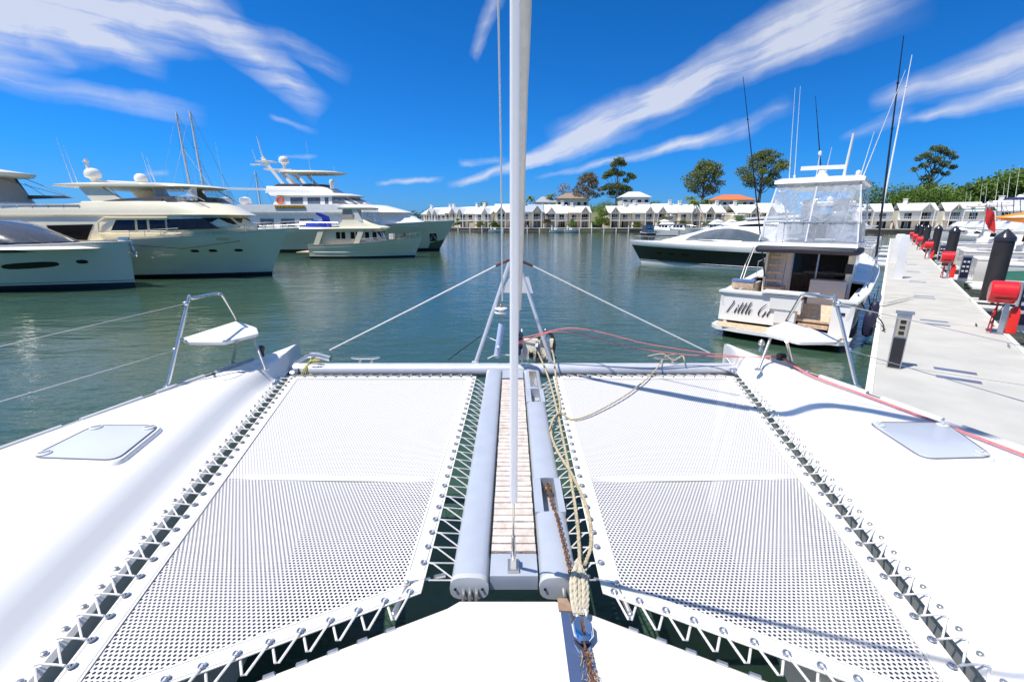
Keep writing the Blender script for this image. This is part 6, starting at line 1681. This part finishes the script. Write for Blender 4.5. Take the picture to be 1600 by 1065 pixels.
# garden umbrellas
for i, (x, y) in enumerate(((52, 160.5), (69, 158), (74, 158.5))):
    r = empty('garden_umbrella', (x, y, 1.3), 0, 'cream garden umbrella on the terrace, %s from the left' % ('first', 'second', 'third')[i], 'umbrella'); g = G(); g.tube([(0, 0, 0), (0, 0, 2.6)], .05, 6); ob('pole', g, TIMB, r)
    g = G(); g.lathe([(2.0, 2.2), (1.0, 2.65), (.02, 3.0)], n=8); ob('canopy', g, mat('cream canvas', (.75, .70, .58), .8), r)
# upper houses on the hill
def villa(x, y, z, w, label, wall, roof, h=3.2):
    r = empty('hill_house', (x, y, z), 0, label, 'house'); g = G(); g.box((0, 4, h / 2), (w, 8, h)); ob('wall', g, wall, r)
    g = G(); g.loft([[(-w / 2 - .6, -1, h - .05), (w / 2 + .6, -1, h - .05), (w / 2 + .6, 9, h - .05), (-w / 2 - .6, 9, h - .05)], [(-w * .2, 3.5, h + 2.2), (w * .2, 3.5, h + 2.2), (w * .2, 4.5, h + 2.2), (-w * .2, 4.5, h + 2.2)]]); ob('roof', g, roof, r)
    n = int(w / 2.6)
    for k in range(n):
        x0 = -w / 2 + 1.3 + k * (w - 2.6) / max(1, n - 1); g = G(); g.box((x0, -.03, h * .52), (1.5, .08, 1.5)); f = ob('window', g, TIMB, r); g = G(); g.box((x0, -.09, h * .52), (1.3, .05, 1.3)); ob('pane', g, DGLASS, f)
    g = G(); g.box((0, -1, h * .28), (w, .08, .9)); ob('balcony_rail', g, TIMB, r)
    return r
villa(25, 196, 8.2, 13, 'pale two storey house with brown roof on the rise behind the central row', CRW, mat('brown roof', (.30, .22, .16), .8), 4.6)
villa(49.5, 190, 9.4, 11, 'grey white hip roofed house above the right hand terrace', WWALL, mat('pale grey hip roof', (.62, .64, .62), .6), 3.6)
villa(90, 192, 8.6, 16, 'house with bright terracotta roof right of the round topped tree', WWALL, ROOFT, 3.4)
villa(13.5, 188, 8.0, 8, 'grey gabled house peeping above the central roofs', WWALL, mat('slate roof', (.35, .36, .38), .7), 3.0)

# ================================================================ trees
def crown(clumps, n, leaf, seed, flat=.6):
    rnd = random.Random(seed); g = G(); V = []; F = []
    tot = sum(c[3] ** 2 for c in clumps)
    for (cx, cy, cz, r) in clumps:
        m = int(n * r * r / tot)
        for _ in range(m):
            a = rnd.random() * 6.283; u = rnd.uniform(-1, 1); q = rnd.random() ** .33 * (1 + rnd.uniform(-.25, .22)); s = math.sqrt(1 - u * u)
            c = Vector((cx + r * q * s * math.cos(a), cy + r * q * s * math.sin(a), cz + r * q * u * flat))
            l = leaf * rnd.uniform(.55, 1.25); nrm = Vector((rnd.gauss(0, 1), rnd.gauss(0, 1), rnd.gauss(.6, 1))).normalized()
            t = nrm.orthogonal().normalized(); b = nrm.cross(t); an = rnd.random() * 6.28; t, b = t * math.cos(an) + b * math.sin(an), b * math.cos(an) - t * math.sin(an)
            o = len(V); V += [c - t * l * .5, c + b * l * .28, c + t * l * .5, c - b * l * .28]; F.append((o, o + 1, o + 2, o + 3))
    g.add(V, F); return g
def tree(x, y, z0, h, w, label, leafm, seed, bark=BARK, clumps=None, n=5000, leaf=.75, name='gum_tree', lean=0, tiers=False):
    rnd = random.Random(seed); r = empty(name, (x, y, z0), 0, label, 'tree')
    cl = []
    if clumps: cl = [(a * w, b * w, c * h, d * w) for a, b, c, d in clumps]
    else:
        k = 22
        for i in range(k):
            t = (i + .5) / k; zz = h * (.42 + .52 * t); rad = w * .5 * math.sin(math.pi * (.22 + .72 * t)) * rnd.uniform(.45, 1.0); a = i * 2.4
            cl.append((rad * math.cos(a), rad * math.sin(a), zz, w * rnd.uniform(.11, .19)))
    top = Vector((lean * h, 0, h * .86)); g = G()
    g.tube([(0, 0, -1), (lean * h * .3, 0, h * .3), (lean * h * .6, .2, h * .6), top], [h * .028, h * .022, h * .014, h * .004], 8)
    tk = ob('trunk', g, bark, r, smooth=True); g = G()
    for c in cl:
        s = Vector((lean * h * .5, 0, max(h * .28, c[2] - w * .35))); e = Vector(c[:3]); m_ = s.lerp(e, .5) + Vector((0, 0, -.06 * h * rnd.random())); g.tube([s, m_, e], [h * .009, h * .006, h * .002], 5)
    ob('branch', g, bark, r, kind='stuff')
    ob('crown', crown(cl, n, leaf, seed), leafm, r, fix=False); return r
tree(45, 205, 7, 22.5, 17, 'tall tiered gum tree standing above the right hand terrace', LEAFD, 3, BARKP,
     [(.0, 0, .95, .14), (.10, .0, .90, .12), (-.10, 0, .88, .12), (-.22, 0, .72, .13), (-.08, .1, .76, .15), (.08, 0, .72, .12), (.30, 0, .70, .10), (.38, 0, .66, .10), (.22, 0, .60, .10), (-.32, 0, .66, .09), (-.34, 0, .46, .10), (-.20, 0, .48, .15), (0, 0, .50, .15), (.16, 0, .46, .14), (.28, 0, .44, .12), (-.10, .1, .38, .12), (.12, 0, .36, .10), (.34, 0, .36, .07), (-.36, 0, .36, .06)], n=5500, leaf=.8)
tree(31.5, 198, 7, 16.5, 12, 'brownish gum tree behind the central townhouses', LEAFB, 5, BARKP, n=3600, leaf=.7)
tree(22, 204, 6.5, 13, 8, 'thin bare looking pale tree at the left of the hill house', mat('sparse tan foliage', (.30, .24, .18), .9), 6, BARKP, n=700, leaf=.6)
tree(82, 205, 7, 22, 18, 'broad round topped tree left of the terracotta roof', LEAFD, 8, BARK, n=5500, leaf=.85)
tree(108, 208, 8, 26, 20, 'broad dark tree behind the hardtop of the fishing boat', LEAFD, 9, BARK, n=6000, leaf=.9)
tree(164, 188, 7, 25, 20, 'open spreading tree rising above the marina on the right', LEAFD, 12, BARK,
     [(-.05, 0, .95, .10), (.08, 0, .92, .11), (.22, 0, .88, .10), (-.2, 0, .85, .11), (-.34, 0, .80, .08), (.34, 0, .82, .08), (0, 0, .78, .13), (.18, 0, .72, .10), (-.2, 0, .70, .10), (.36, 0, .68, .08), (-.38, 0, .64, .07), (.05, 0, .62, .10), (.25, 0, .58, .08), (-.12, 0, .52, .10), (-.02, 0, .42, .11), (-.1, 0, .32, .12), (.05, 0, .25, .12)], n=4200, leaf=.8)
tree(31.3, 163.5, 1.2, 7.0, 6.2, 'round bright green tree between the two terraces', LEAFG, 14, n=2600, leaf=.45, name='garden_tree', clumps=[(0, 0, .35, .28), (-.2, 0, .45, .25), (.2, 0, .4, .25), (0, 0, .7, .28), (-.1, 0, .85, .18), (.22, .0, .7, .18), (-.3, 0, .25, .18), (.3, 0, .2, .18)])
for i, (x, y, z, h, w, lab, m) in enumerate(((77, 160, 1.2, 5.5, 6, 'bushy green shrub on the terrace behind the sports cruiser', LEAFG), (52.3, 161.5, 1.2, 5.0, 4.2, 'yellowish palm like shrub in front of the terrace', LEAFP), (12, 161.0, 1.2, 6.5, 2.4, 'reddish creeper shrub against the central townhouse', LEAFB), (-6, 163, 1.2, 2.6, 4, 'low hedge left of the mast on the terrace', LEAFG), (38, 190, 6, 6, 14, 'dense hedge below the grey hip roofed house', LEAFH), (58, 192, 7, 5, 10, 'dark hedge right of the grey hip roofed house', LEAFH))):
    tree(x, y, z, h, w, lab, m, 20 + i, n=1500, leaf=.5, name='shrub', clumps=[(0, 0, .4, .3), (-.25, 0, .4, .25), (.25, 0, .4, .25), (0, 0, .7, .25), (-.4, 0, .3, .16), (.4, 0, .3, .16)])
rs = random.Random(77)
for i, (x, nm) in enumerate(((-20, 'left of the fourth townhouse'), (-11.5, 'between the fourth and fifth townhouses'), (3.2, 'just left of the mast'), (20.5, 'before the end townhouse of the central row'), (43, 'left in the right hand terrace'), (58.5, 'between awning and slim palm'), (67, 'beside the garden umbrellas'), (88, 'under the terracotta roofed house'))):
    yy = 161.5 if x > 0 else 166 - x * .35
    tree(x, yy, 1.2, rs.uniform(2.4, 4.4), rs.uniform(2.4, 4.5), 'small terrace shrub ' + nm, (LEAFG, LEAFP, LEAFD)[i % 3], 60 + i, n=700, leaf=.4, name='shrub', clumps=[(0, 0, .4, .3), (-.25, 0, .35, .22), (.25, 0, .45, .22), (.05, 0, .75, .22)])
def palm(x, y, z0, h, label, seed, n=16, fl=2.6):
    rnd = random.Random(seed); r = empty('palm_tree', (x, y, z0), 0, label, 'palm'); g = G(); g.tube([(0, 0, -1), (.1, 0, h * .5), (0, 0, h)], [.22, .16, .14], 8); ob('trunk', g, BARKP, r)
    for k in range(n):
        a = k * 2.4; up = rnd.uniform(-.3, .9); g = G(); P = []
        for i in range(6):
            t = i / 5; P.append(Vector((fl * t * math.cos(a), fl * t * math.sin(a), h + fl * (up * t - 1.1 * t * t * .7))))
        sd = Vector((-math.sin(a), math.cos(a), 0)); vs = []
        for i, p in enumerate(P): w = .42 * math.sin(math.pi * (i / 5 * .85 + .12)); vs += [p - sd * w - Vector((0, 0, w * .6)), p, p + sd * w - Vector((0, 0, w * .6))]
        g.add(vs, [(i * 3 + j, i * 3 + j + 1, i * 3 + j + 4, i * 3 + j + 3) for i in range(5) for j in range(2)]); ob('frond', g, LEAFP, r, fix=False)
palm(62, 161.5, 1.2, 9.0, 'slim palm in front of the right hand terrace', 1)
palm(69.5, 185, 7, 5.2, 'taller of the two palms above the terrace roofs', 2, fl=3.2)
palm(75.5, 184, 6, 5.4, 'shorter palm above the terrace roofs beside the other palm', 3, fl=3.2)
palm(6.8, 180, 5, 7.4, 'palm with upright fronds just right of the mast', 4, fl=2.4)
palm(15.5, 190, 6, 7.6, 'palm behind the grey gabled house', 5, fl=2.6)
palm(-11.0, 182, 5, 5.6, 'small palm above the roofs left of the mast', 6, fl=2.2)
palm(83, 176, 5, 5.2, 'yellow green palm between the terraces behind the sports cruiser', 7, fl=3.0)
# wooded slopes: leaves too many to count
def woods(name, label, spots, n, leaf, m, seed):
    rnd = random.Random(seed); o = ob(name, crown(spots, n, leaf, seed, .75), m, None, fix=False); tag(o, label, 'woodland', kind='stuff')
rnd = random.Random(99)
sp = []
for i in range(60):
    t = i / 59; x = 166 + t * 84; y = 205 - t * 35 + rnd.uniform(-6, 6); top = 14.5 + 10 * smooth01(t * 1.5) + rnd.uniform(-3.2, 2.6)
    for q in range(3): sp.append((x + rnd.uniform(-3, 3), y + q * 3, top - 3.5 - q * 5, rnd.uniform(3.0, 6.5)))
woods('hillside_woods', 'dense green woods rising behind the marina on the right', sp, 60000, 1.5, LEAFH, 5)
sp = [(x, 176 - (x - 130) * .4, z + rnd.uniform(-2.5, 1.5), rnd.uniform(2.8, 5.5)) for x in range(128, 158, 3) for z in (5, 9, 13)]
woods('tree_clump', 'rounded bright green trees left of the open spreading tree', sp, 12000, .8, LEAFH, 6)
sp = [(x, 300 + rnd.uniform(-12, 12) - x * .1, rnd.uniform(3, 6.5), rnd.uniform(5, 7)) for x in range(-200, -48, 5)]
woods('far_shore_woods', 'low olive tree line on the far shore left of the townhouses', sp, 16000, 1.2, leafmat('olive foliage', (.12, .14, .05), (.06, .075, .03)), 7)
sp = [(x, 230 + rnd.uniform(-5, 5), rnd.uniform(6, 9), rnd.uniform(4, 6)) for x in range(20, 130, 5)]
woods('garden_woods', 'mixed garden trees along the rise behind the townhouses', sp, 14000, .9, LEAFH, 8)
g = G()
for x in range(-70, -58, 3): g.tube([(x, 226, -1), (x, 226, 4.2)], .4, 8)
for i, x in enumerate((-69, -66, -62)):
    g = G(); g.tube([(x, 226, -1), (x, 226, 4.6)], .38, 8); tag(ob('channel_pile', g, TIMB, None), 'white channel pile before the far trees, %s of three' % ('left', 'middle', 'right')[i], 'pile', 'white channel piles')
